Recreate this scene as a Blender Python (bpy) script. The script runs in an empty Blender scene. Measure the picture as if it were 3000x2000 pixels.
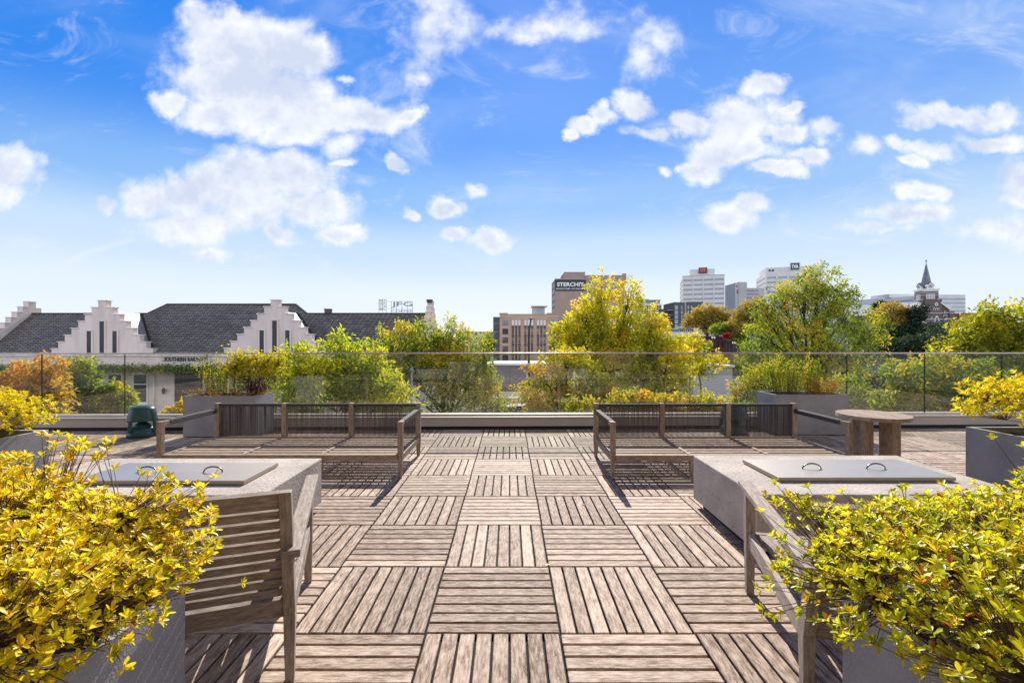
import bpy, math, random
import numpy as np
from mathutils import Vector, Matrix
random.seed(7); rng = np.random.default_rng(7)
R = math.radians
sc = bpy.context.scene
col = sc.collection
# ------------------------------------------------------------------ camera
F = 1336.0; CX = 1493.0; CY = 1000.0; CH = 1.32
cam = bpy.data.cameras.new('camera'); camo = bpy.data.objects.new('camera', cam); col.objects.link(camo)
camo.location = (0, 0, CH); camo.rotation_euler = (R(90), 0, 0)
cam.sensor_width = 36; cam.lens = F / 3000 * 36; cam.shift_x = 7 / 3000; cam.clip_start = 0.05; cam.clip_end = 6000
sc.camera = camo
sc.view_settings.view_transform = 'Standard'; sc.view_settings.look = 'None'
sc.view_settings.exposure = 0.65; sc.view_settings.gamma = 1
SUN_EL, SUN_AZ = R(36.3), R(3.4)
# ------------------------------------------------------------------ sun
sl = bpy.data.lights.new('sun', 'SUN'); sl.energy = 5.0; sl.angle = R(0.5); sl.color = (1, .94, .86)
so = bpy.data.objects.new('sun', sl); col.objects.link(so)
sd = Vector((math.sin(SUN_AZ) * math.cos(SUN_EL), math.cos(SUN_AZ) * math.cos(SUN_EL), math.sin(SUN_EL)))
so.rotation_euler = (-sd).to_track_quat('-Z', 'Y').to_euler(); so.location = (0, 30, 40)

def P(px, y, D):
    return Vector(((px - CX) / F * D, D, CH - (y - CY) / F * D))
def XX(px, D): return (px - CX) / F * D
def ZZ(y, D): return CH - (y - CY) / F * D

# ------------------------------------------------------------------ world
W = bpy.data.worlds.new('World'); sc.world = W; W.use_nodes = True
def build_world():
    nt = W.node_tree; nt.nodes.clear(); N = nt.nodes; Lk = nt.links
    def nd(t, **k):
        n = N.new(t)
        for a, b in k.items(): setattr(n, a, b)
        return n
    def put(s, v):
        if isinstance(v, bpy.types.NodeSocket): Lk.new(v, s)
        else: s.default_value = v
    def M(op, a, b=None, c=None, clamp=False):
        n = nd('ShaderNodeMath', operation=op); n.use_clamp = clamp
        put(n.inputs[0], a)
        if b is not None: put(n.inputs[1], b)
        if c is not None: put(n.inputs[2], c)
        return n.outputs[0]
    def V(op, a, b=None):
        n = nd('ShaderNodeVectorMath', operation=op); put(n.inputs[0], a)
        if b is not None: put(n.inputs[1], b)
        return n.outputs['Value'] if op == 'LENGTH' else n.outputs[0]
    def MR(v, a, b, c=0., d=1., interp='SMOOTHSTEP'):
        n = nd('ShaderNodeMapRange', interpolation_type=interp)
        put(n.inputs[0], v); n.inputs[1].default_value = a; n.inputs[2].default_value = b
        n.inputs[3].default_value = c; n.inputs[4].default_value = d
        return n.outputs[0]
    def noise(vec, scale, detail=8, rough=.55, dist=0.):
        n = nd('ShaderNodeTexNoise'); put(n.inputs['Vector'], vec); n.inputs['Scale'].default_value = scale
        n.inputs['Detail'].default_value = detail; n.inputs['Roughness'].default_value = rough
        n.inputs['Distortion'].default_value = dist
        return n
    def mix(f, a, b):
        n = nd('ShaderNodeMix', data_type='RGBA'); put(n.inputs[0], f); put(n.inputs[6], a); put(n.inputs[7], b)
        return n.outputs[2]
    tc = nd('ShaderNodeTexCoord').outputs['Generated']
    sep = nd('ShaderNodeSeparateXYZ'); Lk.new(tc, sep.inputs[0]); x, y, z = sep.outputs
    ym = M('MAXIMUM', y, .08)
    u = M('DIVIDE', x, ym); v = M('DIVIDE', z, ym)
    cmb = nd('ShaderNodeCombineXYZ'); Lk.new(u, cmb.inputs[0]); Lk.new(v, cmb.inputs[1]); uv = cmb.outputs[0]
    front = MR(y, .1, .3)
    # vertical gradient of the clear air (elevation)
    g = nd('ShaderNodeValToRGB'); cr = g.color_ramp; cr.interpolation = 'EASE'
    el = M('ARCSINE', z); Lk.new(MR(el, 0., R(50), 0, 1, 'LINEAR'), g.inputs[0]); high = MR(el, R(37), R(52), 1., .13)  # high: unseen upper sky dimmed to deepen the shadows on the deck
    st = [(0., (.90, .95, 1.0)), (.10, (.80, .89, .98)), (.21, (.58, .75, .96)), (.33, (.27, .52, .94)), (.48, (.085, .325, .92)), (.74, (.022, .235, .86)), (1., (.008, .17, .74))]
    while len(cr.elements) < len(st): cr.elements.new(.5)
    for e, (p, c) in zip(cr.elements, st): e.position = p; e.color = (*c, 1)
    base = g.outputs[0]
    # slow brightness drift: paler to the right, hazy veils
    veil = noise(V('MULTIPLY', uv, (1.1, 2.6, 1)), 1.6, 6, .55, .6).outputs['Fac']
    veilf = M('MULTIPLY', MR(veil, .48, .80, 0, .38), front)
    rightf = MR(M('ADD', u, M('MULTIPLY', v, -.5)), -.5, 1.2, 0, .20)
    base = mix(M('ADD', veilf, rightf), base, (.72, .83, .97, 1))
    # nishita share
    sk = nd('ShaderNodeTexSky', sky_type='NISHITA'); sk.sun_disc = False; sk.sun_elevation = SUN_EL; sk.sun_rotation = SUN_AZ
    skc = V('MULTIPLY', sk.outputs[0], (.08, .08, .08))
    base = mix(.07, base, skc)
    leftf = M('MULTIPLY', MR(M('MULTIPLY', u, -1.), .1, 1.15, 0, .6), MR(v, .30, .72))
    base = mix(leftf, base, (.004, .20, .80, 1))
    # clouds: positions in the sky as directions
    wn = noise(uv, 4.2, 9, .62)
    warp = V('MULTIPLY', V('SUBTRACT', wn.outputs['Color'], (.5, .5, .5)), (.20, .15, 0))
    wuv = V('ADD', uv, warp)
    L_ = [(1000,180,200,120,1),(1180,180,230,150,1),(1380,250,180,120,1),(1100,340,290,160,1),(985,510,180,95,1),(1300,440,260,140,1),(1480,520,280,100,1),(1700,520,170,70,1),(1380,600,130,75,1),(790,440,95,55,1),(1560,650,120,70,.6),(1060,50,60,50,.6),(1880,520,60,30,.9),
          (700,880,150,85,1),(950,890,240,115,1),(1200,850,240,125,1),(1370,830,170,105,1),(1440,960,150,75,1),(1150,970,270,85,1),(900,1030,210,70,1),(475,935,65,45,.9),
          (30,790,120,105,1),(20,880,75,55,1),(1270,1080,85,48,.9),(1560,1070,95,42,1),(1790,760,52,46,1),(2060,965,80,45,1),(1865,1010,52,24,1),(2090,1105,55,30,1),(2230,1115,115,32,.9),(2190,885,50,38,.7),(930,1150,90,28,.6),(1570,755,60,22,.7),(1600,365,60,24,.7),
          (1990,80,210,150,.50),(1980,220,140,150,.54),(1945,350,60,95,.5),(2260,90,170,70,.45)]
    R_ = [(150,110,330,65,.5),(100,150,160,40,.6),(690,120,120,60,.42),(620,240,85,150,.36),(590,470,90,64,1),(415,520,55,45,1),(310,570,75,33,.9),(240,610,45,28,.9),
          (1130,400,90,50,1),(1080,560,190,110,1),(960,680,150,95,1),(880,770,110,50,1),(1100,690,130,65,1),(820,550,130,48,1),(640,590,120,38,1),(1240,620,100,42,.9),(1260,510,60,22,.9),(1430,620,100,48,.9),(1350,720,100,38,1),(1215,780,85,30,1),
          (1000,980,115,62,1),(1130,930,110,48,1),(2000,520,190,52,1),(1870,560,80,34,.9),(2150,490,130,42,.8),(1950,680,160,42,.9),(2180,620,140,38,.9),(1830,740,70,28,.9),(1780,665,55,28,.7),
          (2320,820,115,80,1),(2320,890,110,52,1),(1870,900,85,34,.75),(1850,1000,170,36,.75),(2230,1080,320,60,.5),(1700,1060,160,24,.55),(680,780,42,28,.7),(1600,690,110,42,.55),(760,770,30,20,.6)]
    k = .6378
    bl = [(a*k, b*k, c*k, d*k, w) for a, b, c, d, w in L_] + [(1500+a*k, b*k, c*k, d*k, w) for a, b, c, d, w in R_]
    acc = None
    for a, b, c, d, w in bl:
        cu, cv = (a - CX) / F, (CY - b) / F; c *= 1.42 / F; d *= 1.48 / F
        dd = V('LENGTH', V('MULTIPLY', V('SUBTRACT', wuv, (cu, cv, 0)), (1 / c, 1 / d, 0)))
        f = M('MULTIPLY_ADD', dd, -w, w)
        acc = f if acc is None else M('MAXIMUM', acc, f)
    n1 = noise(uv, 7.5, 14, .59).outputs['Fac']
    dens = M('ADD', acc, M('MULTIPLY', M('SUBTRACT', n1, .48), 1.7))
    cl = M('MULTIPLY', MR(dens, .02, .62), front)
    # wisps
    wv = noise(V('MULTIPLY', uv, (1, 2.2, 1)), 3.2, 10, .68, 1.2).outputs['Fac']
    wis = M('MULTIPLY', M('MULTIPLY', MR(wv, .50, .78, 0, .5), front), MR(v, .05, .2))
    # soft cloud over the parts of the sky behind and beside the terrace
    bn = noise(tc, 2.6, 10, .6).outputs['Fac']
    back = M('MULTIPLY', MR(bn, .52, .68, 0, .9), M('SUBTRACT', 1., front))
    ca = M('MAXIMUM', M('MAXIMUM', cl, wis), back)
    sh = noise(V('ADD', uv, (3.1, 1.7, 0)), 4.5, 8, .6).outputs['Fac']
    thick = M('ADD', MR(acc, .2, .8, 0, .62), M('MULTIPLY', M('SUBTRACT', sh, .5), 2.6), clamp=True)
    n2 = noise(V('ADD', uv, (.006, .030, 0)), 7.5, 14, .59).outputs['Fac']
    relief = M('SUBTRACT', n1, n2)
    thick = M('SUBTRACT', thick, M('MULTIPLY', relief, 3.2), clamp=True)
    ccol = mix(thick, (.90, .93, .99, 1), (.62, .69, .86, 1))
    skyc = mix(ca, base, ccol)
    # unseen sky behind the camera, boosted and whitened to fill the shaded facades
    gain = nd('ShaderNodeMapRange'); Lk.new(y, gain.inputs[0]); gain.inputs[1].default_value = -.35; gain.inputs[2].default_value = .15; gain.inputs[3].default_value = 2.5; gain.inputs[4].default_value = 1.
    skyc = mix(M('MULTIPLY', MR(y, -.35, .15, .55, 0), 1.), skyc, (.95, .93, .90, 1))
    sg_ = nd('ShaderNodeVectorMath', operation='SCALE'); Lk.new(skyc, sg_.inputs[0]); Lk.new(gain.outputs[0], sg_.inputs['Scale']); skyc = sg_.outputs[0]
    sh_ = nd('ShaderNodeVectorMath', operation='SCALE'); Lk.new(skyc, sh_.inputs[0]); Lk.new(high, sh_.inputs['Scale']); skyc = sh_.outputs[0]
    low = MR(z, -.06, 0.0)
    fin = mix(low, (.25, .24, .22, 1), skyc)
    bg = nd('ShaderNodeBackground'); Lk.new(fin, bg.inputs[0]); bg.inputs[1].default_value = 0.68
    out = nd('ShaderNodeOutputWorld'); Lk.new(bg.outputs[0], out.inputs[0])
build_world()
W.cycles.sampling_method = 'MANUAL'; W.cycles.sample_map_resolution = 512

# ------------------------------------------------------------------ materials
def nodes(m):
    m.use_nodes = True; nt = m.node_tree; nt.nodes.clear(); return nt
MATS = {}
def surf(name, c1, c2=None, scale=4., rough=.7, metal=0., bump=0., bscale=None, stretch=(1,1,1), coords='Object', spec=.5, detail=6, lo=.35, hi=.65, rnd=0., speck=None, rvar=0., emit=None):
    """noise-mixed surface; rnd = weight of the per-piece random attribute; speck=(colour, scale, threshold)"""
    m = bpy.data.materials.new(name); nt = nodes(m); N = nt.nodes; L = nt.links
    out = N.new('ShaderNodeOutputMaterial'); b = N.new('ShaderNodeBsdfPrincipled'); L.new(b.outputs[0], out.inputs[0])
    b.inputs['Roughness'].default_value = rough; b.inputs['Metallic'].default_value = metal
    b.inputs['Specular IOR Level'].default_value = spec
    tc = N.new('ShaderNodeTexCoord'); mp = N.new('ShaderNodeMapping'); mp.inputs['Scale'].default_value = stretch
    L.new(tc.outputs[coords], mp.inputs[0])
    no = N.new('ShaderNodeTexNoise'); no.inputs['Scale'].default_value = scale; no.inputs['Detail'].default_value = detail; no.inputs['Roughness'].default_value = .6
    L.new(mp.outputs[0], no.inputs['Vector'])
    c2 = c2 or tuple(v * .8 for v in c1)
    mr = N.new('ShaderNodeMapRange'); mr.inputs[1].default_value = lo; mr.inputs[2].default_value = hi
    L.new(no.outputs['Fac'], mr.inputs[0])
    mx = N.new('ShaderNodeMix'); mx.data_type = 'RGBA'; mx.inputs[6].default_value = (*c1, 1); mx.inputs[7].default_value = (*c2, 1)
    L.new(mr.outputs[0], mx.inputs[0]); c = mx.outputs[2]
    if speck:
        n2 = N.new('ShaderNodeTexNoise'); n2.inputs['Scale'].default_value = speck[1]; n2.inputs['Detail'].default_value = 3
        L.new(mp.outputs[0], n2.inputs['Vector'])
        m2 = N.new('ShaderNodeMapRange'); m2.inputs[1].default_value = speck[2]; m2.inputs[2].default_value = speck[2] + .06; L.new(n2.outputs['Fac'], m2.inputs[0])
        x2 = N.new('ShaderNodeMix'); x2.data_type = 'RGBA'; L.new(m2.outputs[0], x2.inputs[0]); L.new(c, x2.inputs[6]); x2.inputs[7].default_value = (*speck[0], 1); c = x2.outputs[2]
    if rnd:
        at = N.new('ShaderNodeAttribute'); at.attribute_name = 'rnd'
        m3 = N.new('ShaderNodeMapRange'); m3.inputs[3].default_value = 1 - rnd; m3.inputs[4].default_value = 1 + rnd; L.new(at.outputs['Fac'], m3.inputs[0])
        x3 = N.new('ShaderNodeVectorMath'); x3.operation = 'SCALE'; L.new(c, x3.inputs[0]); L.new(m3.outputs[0], x3.inputs['Scale']); c = x3.outputs[0]
    L.new(c, b.inputs['Base Color'])
    if rvar:
        m4 = N.new('ShaderNodeMapRange'); m4.inputs[3].default_value = rough - rvar; m4.inputs[4].default_value = rough + rvar; L.new(no.outputs['Fac'], m4.inputs[0]); L.new(m4.outputs[0], b.inputs['Roughness'])
    if bump:
        n3 = N.new('ShaderNodeTexNoise'); n3.inputs['Scale'].default_value = bscale or scale * 3; n3.inputs['Detail'].default_value = 5; L.new(mp.outputs[0], n3.inputs['Vector'])
        bp = N.new('ShaderNodeBump'); bp.inputs['Strength'].default_value = bump; bp.inputs['Distance'].default_value = .02; L.new(n3.outputs['Fac'], bp.inputs['Height']); L.new(bp.outputs[0], b.inputs['Normal'])
    if emit:
        b.inputs['Emission Color'].default_value = (*emit[0], 1); b.inputs['Emission Strength'].default_value = emit[1]
    MATS[name] = m; return m

def wood(name, light, dark, brown, rough=.75, sx=2.2, sy=55., rnd=.16, blotch=.5):
    m = bpy.data.materials.new(name); nt = nodes(m); N = nt.nodes; L = nt.links
    out = N.new('ShaderNodeOutputMaterial'); b = N.new('ShaderNodeBsdfPrincipled'); L.new(b.outputs[0], out.inputs[0]); b.inputs['Roughness'].default_value = rough; b.inputs['Specular IOR Level'].default_value = .35
    tc = N.new('ShaderNodeTexCoord')
    def nz(sc_, scale, detail, rough_=.6, dist=0):
        mp = N.new('ShaderNodeMapping'); mp.inputs['Scale'].default_value = sc_; L.new(tc.outputs['UV'], mp.inputs[0])
        n = N.new('ShaderNodeTexNoise'); n.inputs['Scale'].default_value = scale; n.inputs['Detail'].default_value = detail; n.inputs['Roughness'].default_value = rough_; n.inputs['Distortion'].default_value = dist
        L.new(mp.outputs[0], n.inputs['Vector']); return n.outputs['Fac']
    grain = nz((sx, sy, 1), 3.2, 8, .65, .3); fine = nz((sx * 3, sy * 4, 1), 3, 4, .7); bl = nz((3.0, 9., 1), 2.6, 6, .65); flk = nz((7, 40, 1), 2.2, 6, .75)
    def mr(v, a, b_, c=0., d=1.):
        n = N.new('ShaderNodeMapRange'); n.inputs[1].default_value = a; n.inputs[2].default_value = b_; n.inputs[3].default_value = c; n.inputs[4].default_value = d; L.new(v, n.inputs[0]); return n.outputs[0]
    def mx(f, a, b_):
        n = N.new('ShaderNodeMix'); n.data_type = 'RGBA'
        for i, v in ((0, f), (6, a), (7, b_)):
            if isinstance(v, bpy.types.NodeSocket): L.new(v, n.inputs[i])
            else: n.inputs[i].default_value = (*v, 1)
        return n.outputs[2]
    def mul(a, b_):
        n = N.new('ShaderNodeMath'); n.operation = 'MULTIPLY'; n.use_clamp = True
        for i, v in enumerate((a, b_)):
            if isinstance(v, bpy.types.NodeSocket): L.new(v, n.inputs[i])
            else: n.inputs[i].default_value = v
        return n.outputs[0]
    c = mx(mr(grain, .38, .68), light, dark)
    at0 = N.new('ShaderNodeAttribute'); at0.attribute_name = 'rnd'
    sh0 = N.new('ShaderNodeMath'); sh0.operation = 'MULTIPLY_ADD'; L.new(at0.outputs['Fac'], sh0.inputs[0]); sh0.inputs[1].default_value = -.30 * blotch * 2; L.new(bl, sh0.inputs[2])
    c = mx(mul(mr(sh0.outputs[0], .18, .44), mr(flk, .40, .58, .15, 1.)), c, brown)
    c = mx(mr(fine, .55, .8, 0, .5), c, tuple(v * .55 for v in dark))
    at = N.new('ShaderNodeAttribute'); at.attribute_name = 'rnd'
    s = N.new('ShaderNodeVectorMath'); s.operation = 'SCALE'; L.new(c, s.inputs[0]); L.new(mr(at.outputs['Fac'], 0, 1, 1 - rnd, 1 + rnd), s.inputs['Scale'])
    L.new(s.outputs[0], b.inputs['Base Color'])
    bp = N.new('ShaderNodeBump'); bp.inputs['Strength'].default_value = .35; bp.inputs['Distance'].default_value = .004; L.new(grain, bp.inputs['Height']); L.new(bp.outputs[0], b.inputs['Normal'])
    MATS[name] = m; return m

def leafmat(name, stops, trans=.5, rough=.55, tboost=1.5):
    m = bpy.data.materials.new(name); nt = nodes(m); N = nt.nodes; L = nt.links
    out = N.new('ShaderNodeOutputMaterial'); b = N.new('ShaderNodeBsdfPrincipled'); b.inputs['Roughness'].default_value = rough; b.inputs['Specular IOR Level'].default_value = .3
    at = N.new('ShaderNodeAttribute'); at.attribute_name = 'rnd'; g = N.new('ShaderNodeValToRGB'); L.new(at.outputs['Fac'], g.inputs[0])
    e = g.color_ramp.elements
    while len(e) < len(stops): e.new(.5)
    for q, (p, c) in zip(e, stops): q.position = p; q.color = (*c, 1)
    L.new(g.outputs[0], b.inputs['Base Color'])
    t = N.new('ShaderNodeBsdfTranslucent'); s = N.new('ShaderNodeVectorMath'); s.operation = 'MULTIPLY'; L.new(g.outputs[0], s.inputs[0]); s.inputs[1].default_value = (tboost, tboost, tboost * .6); L.new(s.outputs[0], t.inputs[0])
    mx = N.new('ShaderNodeMixShader'); mx.inputs[0].default_value = trans; L.new(b.outputs[0], mx.inputs[1]); L.new(t.outputs[0], mx.inputs[2]); L.new(mx.outputs[0], out.inputs[0])
    MATS[name] = m; return m

def glassmat(name, tint, refl=1.0, ior=1.5):
    m = bpy.data.materials.new(name); nt = nodes(m); N = nt.nodes; L = nt.links
    out = N.new('ShaderNodeOutputMaterial'); t = N.new('ShaderNodeBsdfTransparent'); t.inputs[0].default_value = (*tint, 1)
    g = N.new('ShaderNodeBsdfGlossy'); g.inputs['Roughness'].default_value = .0; g.inputs['Color'].default_value = (refl, refl, refl, 1)
    ge = N.new('ShaderNodeNewGeometry'); dp = N.new('ShaderNodeVectorMath'); dp.operation = 'DOT_PRODUCT'; L.new(ge.outputs['Incoming'], dp.inputs[0]); L.new(ge.outputs['Normal'], dp.inputs[1])
    def M(op, a, b=None, c=None):
        n = N.new('ShaderNodeMath'); n.operation = op
        for i_, v in enumerate((a, b, c)):
            if v is None: continue
            if isinstance(v, bpy.types.NodeSocket): L.new(v, n.inputs[i_])
            else: n.inputs[i_].default_value = v
        return n.outputs[0]
    f = M('MULTIPLY_ADD', M('POWER', M('SUBTRACT', 1., M('ABSOLUTE', dp.outputs['Value'])), 5.), .95, ior)
    mx = N.new('ShaderNodeMixShader'); L.new(f, mx.inputs[0]); L.new(t.outputs[0], mx.inputs[1]); L.new(g.outputs[0], mx.inputs[2]); L.new(mx.outputs[0], out.inputs[0])
    MATS[name] = m; return m

def brickmat(name, c1, c2, mortar, w=.4, h=.14, rough=.85, mort=.02, bump=.3, swap=False, offset=.5):
    m = bpy.data.materials.new(name); nt = nodes(m); N = nt.nodes; L = nt.links
    out = N.new('ShaderNodeOutputMaterial'); b = N.new('ShaderNodeBsdfPrincipled'); L.new(b.outputs[0], out.inputs[0]); b.inputs['Roughness'].default_value = rough
    tc = N.new('ShaderNodeTexCoord'); sp = N.new('ShaderNodeSeparateXYZ'); L.new(tc.outputs['Object'], sp.inputs[0])
    a = N.new('ShaderNodeMath'); a.operation = 'ADD'; L.new(sp.outputs[0], a.inputs[0]); L.new(sp.outputs[1], a.inputs[1])
    cb = N.new('ShaderNodeCombineXYZ'); L.new((sp.outputs[1] if swap else a.outputs[0]), cb.inputs[0]); L.new(sp.outputs[2], cb.inputs[1])
    br = N.new('ShaderNodeTexBrick'); L.new(cb.outputs[0], br.inputs['Vector']); br.inputs['Scale'].default_value = 1
    br.inputs['Brick Width'].default_value = w; br.inputs['Row Height'].default_value = h; br.inputs['Mortar Size'].default_value = mort; br.inputs['Color1'].default_value = (*c1, 1); br.inputs['Color2'].default_value = (*c2, 1); br.inputs['Mortar'].default_value = (*mortar, 1)
    no = N.new('ShaderNodeTexNoise'); no.inputs['Scale'].default_value = .35; no.inputs['Detail'].default_value = 8; no.inputs['Roughness'].default_value = .7; L.new(tc.outputs['Object'], no.inputs['Vector'])
    mr = N.new('ShaderNodeMapRange'); mr.inputs[3].default_value = .62; mr.inputs[4].default_value = 1.38; L.new(no.outputs['Fac'], mr.inputs[0])
    s = N.new('ShaderNodeVectorMath'); s.operation = 'SCALE'; L.new(br.outputs['Color'], s.inputs[0]); L.new(mr.outputs[0], s.inputs['Scale']); L.new(s.outputs[0], b.inputs['Base Color'])
    bp = N.new('ShaderNodeBump'); bp.inputs['Strength'].default_value = bump; bp.inputs['Distance'].default_value = .03; L.new(br.outputs['Fac'], bp.inputs['Height']); bp.invert = True; L.new(bp.outputs[0], b.inputs['Normal'])
    MATS[name] = m; return m

wood('deck_wood', (.61, .485, .385), (.30, .215, .155), (.13, .070, .042), rnd=.16, sx=5, sy=30)
wood('teak', (.47, .365, .28), (.32, .235, .17), (.20, .135, .09), rnd=.08, sx=4, sy=60, blotch=.3)
wood('grey_teak', (.48, .41, .345), (.33, .27, .22), (.22, .165, .13), rnd=.08, sx=4, sy=60, blotch=.3)
surf('under_deck', (.012, .011, .010), rough=.95)
surf('cord', (.075, .06, .055), (.12, .098, .09), 60, .8, rnd=.4)
surf('cord_wrap', (.034, .026, .026), (.055, .045, .043), 25, .75, bump=.6, bscale=120, stretch=(1, 1, 1))
surf('concrete', (.50, .435, .375), (.33, .285, .25), 2.6, .85, bump=.45, bscale=45, speck=((.13, .11, .095), 48, .655), detail=12, lo=.38, hi=.66)
surf('steel', (.70, .59, .48), (.56, .49, .41), 2.2, .38, 1., rvar=.06, detail=3)
surf('steel_edge', (.50, .40, .32), rough=.5, metal=.5)
surf('steel_handle', (.22, .20, .18), rough=.35, metal=1.)
surf('planter_stone', (.31, .30, .305), (.21, .205, .21), 3, .8, bump=.3, bscale=120, speck=((.33, .33, .34), 190, .60), detail=10)
surf('soil', (.03, .02, .014), (.055, .035, .022), 30, .95, bump=1, bscale=60)
surf('parapet_metal', (.47, .40, .355), (.41, .35, .31), 1.3, .5, stretch=(.6, 1, 1), detail=3)
surf('dark_gap', (.02, .018, .017), rough=.9)
surf('rail_metal', (.50, .43, .38), rough=.35, metal=.6)
surf('green_plastic', (.016, .060, .058), (.022, .072, .070), 12, .42, bump=.05, bscale=200)
surf('stucco', (.66, .55, .48), (.50, .41, .36), 1.1, .9, bump=.25, bscale=20, detail=11, lo=.35, hi=.75, stretch=(1, 1, .28))
surf('stucco_cap', (.78, .72, .66), (.50, .45, .42), 2.5, .9)
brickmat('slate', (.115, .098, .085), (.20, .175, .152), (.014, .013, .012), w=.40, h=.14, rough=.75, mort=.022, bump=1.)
brickmat('slate_sunlit', (.24, .215, .195), (.32, .29, .265), (.12, .11, .10), w=.34, h=.105, rough=.42, mort=.014, bump=.8, swap=True)  # lighter copy of slate: sunlight on the right-facing slopes is put in the colour
surf('glass_dark', (.022, .024, .027), (.04, .042, .046), .5, .25, spec=.25)
surf('glass_sky', (.16, .21, .26), (.10, .13, .16), .3, .1, spec=.8)
surf('glass_warm', (.20, .13, .09), (.035, .028, .026), 1.1, .15, spec=.8, lo=.45, hi=.55)
surf('white_paint', (.70, .68, .64), (.62, .60, .57), 2, .6)
surf('black_paint', (.013, .013, .014), rough=.45)
surf('dark_brown', (.045, .035, .03), rough=.6)
surf('tan_stone', (.46, .31, .22), (.41, .27, .19), .5, .85, detail=8)
surf('dark_panel', (.045, .046, .052), (.06, .06, .066), .4, .6)
surf('office_white', (.60, .58, .56), (.53, .51, .49), .15, .8, detail=8)
surf('office_band', (.13, .13, .15), (.24, .23, .23), .12, .2, spec=.8, stretch=(1, 1, 6))
surf('concrete_grey', (.40, .39, .39), (.33, .32, .32), .2, .85, stretch=(3, 3, 1), detail=8)
surf('blue_glass', (.10, .17, .24), (.18, .27, .34), .1, .12, spec=.8)
brickmat('brick_tower', (.27, .17, .14), (.33, .215, .175), (.33, .28, .25), w=.7, h=.25, mort=.03, bump=.1)
brickmat('brick_church', (.085, .052, .046), (.115, .07, .06), (.15, .12, .11), w=.5, h=.2, mort=.02, bump=.1)
brickmat('brick_maroon', (.11, .03, .035), (.14, .04, .042), (.10, .05, .05), w=.4, h=.15, mort=.02, bump=.1)
brickmat('brick_red', (.20, .06, .045), (.25, .08, .06), (.2, .12, .1), w=.4, h=.15, mort=.02, bump=.1)
brickmat('brick_behind', (.11, .07, .055), (.15, .10, .08), (.13, .11, .1), w=.22, h=.075, mort=.01, bump=.3)
surf('spire_slate', (.075, .085, .105), (.19, .20, .23), .9, .6, detail=6)
surf('church_roof', (.62, .60, .58), (.5, .49, .48), .4, .5)
surf('asphalt', (.052, .050, .050), (.075, .072, .07), .25, .9, bump=.2, bscale=30, detail=10)
surf('ground_mix', (.11, .105, .09), (.055, .06, .035), .02, .95, detail=12)
surf('pavement', (.33, .30, .27), (.27, .25, .23), .8, .9)
surf('dry_grass', (.26, .17, .07), (.14, .12, .05), 1.2, .95, bump=.8, bscale=10)
surf('hill_grass', (.030, .055, .018), (.012, .026, .014), .12, .95, bump=.8, bscale=2, detail=10)
surf('lawn', (.08, .12, .035), rough=.95)
surf('bridge_stone', (.27, .19, .155), (.21, .15, .125), .4, .9, detail=8)
surf('pale_roof', (.72, .68, .65), (.6, .57, .55), .3, .7)
surf('siding', (.27, .225, .225), (.20, .17, .17), .5, .7, detail=9)
surf('bark', (.075, .055, .042), (.035, .027, .02), 8, .95, bump=.8, stretch=(1, 1, .25))
surf('twig', (.19, .115, .075), (.10, .06, .04), 30, .85)
surf('sign_black', (.012, .013, .017), rough=.5)
surf('letter_white', (.78, .78, .76), rough=.6)
surf('letter_orange', (.75, .14, .02), rough=.6)
surf('letter_navy', (.02, .045, .10), rough=.5)
surf('letter_purple', (.22, .02, .10), rough=.6)
surf('letter_metal', (.24, .27, .31), (.18, .21, .25), 1, .6)
surf('letter_dark', (.055, .045, .035), rough=.8)
surf('globe', (.80, .78, .74), rough=.35)
surf('car_white', (.65, .65, .64), rough=.3); surf('car_red', (.20, .02, .02), rough=.3); surf('car_grey', (.14, .145, .16), rough=.3); surf('car_black', (.02, .02, .022), rough=.3); surf('tyre', (.015, .015, .015), rough=.9)
glassmat('rail_glass', (.91, .925, .90), 1.0, .06)
surf('glass_edge', (.02, .05, .038), rough=.2)
Y1 = [(0, (.10, .15, .010)), (.22, (.32, .34, .012)), (.5, (.64, .55, .014)), (.8, (.84, .66, .03)), (.93, (.78, .50, .03)), (1, (.50, .14, .02))]
leafmat('leaf_azalea', Y1, .42, .38)
leafmat('leaf_azalea_green', [(0, (.07, .12, .012)), (.25, (.26, .31, .012)), (.55, (.58, .56, .015)), (.85, (.80, .68, .03)), (.96, (.66, .34, .03)), (1, (.5, .07, .02))], .42, .38)
leafmat('leaf_gold', [(0, (.10, .12, .015)), (.35, (.34, .36, .02)), (.75, (.66, .58, .035)), (1, (.66, .42, .04))], .5)
leafmat('leaf_orange', [(0, (.30, .22, .03)), (.35, (.60, .40, .06)), (.6, (.66, .34, .07)), (1, (.72, .55, .10))], .5)
leafmat('leaf_lime', [(0, (.07, .12, .015)), (.4, (.25, .33, .025)), (.75, (.50, .52, .04)), (1, (.62, .50, .05))], .5)
leafmat('leaf_green', [(0, (.035, .07, .02)), (.4, (.13, .20, .03)), (.7, (.32, .37, .04)), (.92, (.52, .46, .045)), (1, (.6, .36, .05))], .5)
leafmat('leaf_maple', [(0, (.07, .10, .015)), (.4, (.28, .30, .02)), (.75, (.56, .48, .03)), (1, (.62, .30, .03))], .5)
leafmat('leaf_dark', [(0, (.010, .024, .016)), (.6, (.022, .045, .026)), (1, (.06, .09, .03))], .25)
leafmat('leaf_far_gold', [(0, (.12, .11, .03)), (.5, (.36, .27, .05)), (1, (.50, .36, .07))], .4)
leafmat('leaf_far_orange', [(0, (.13, .12, .03)), (.5, (.34, .25, .05)), (1, (.46, .34, .08))], .4)
leafmat('leaf_red', [(0, (.22, .01, .02)), (1, (.42, .03, .05))], .4)
leafmat('leaf_straw', [(0, (.30, .16, .04)), (1, (.62, .42, .12))], .4)

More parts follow.
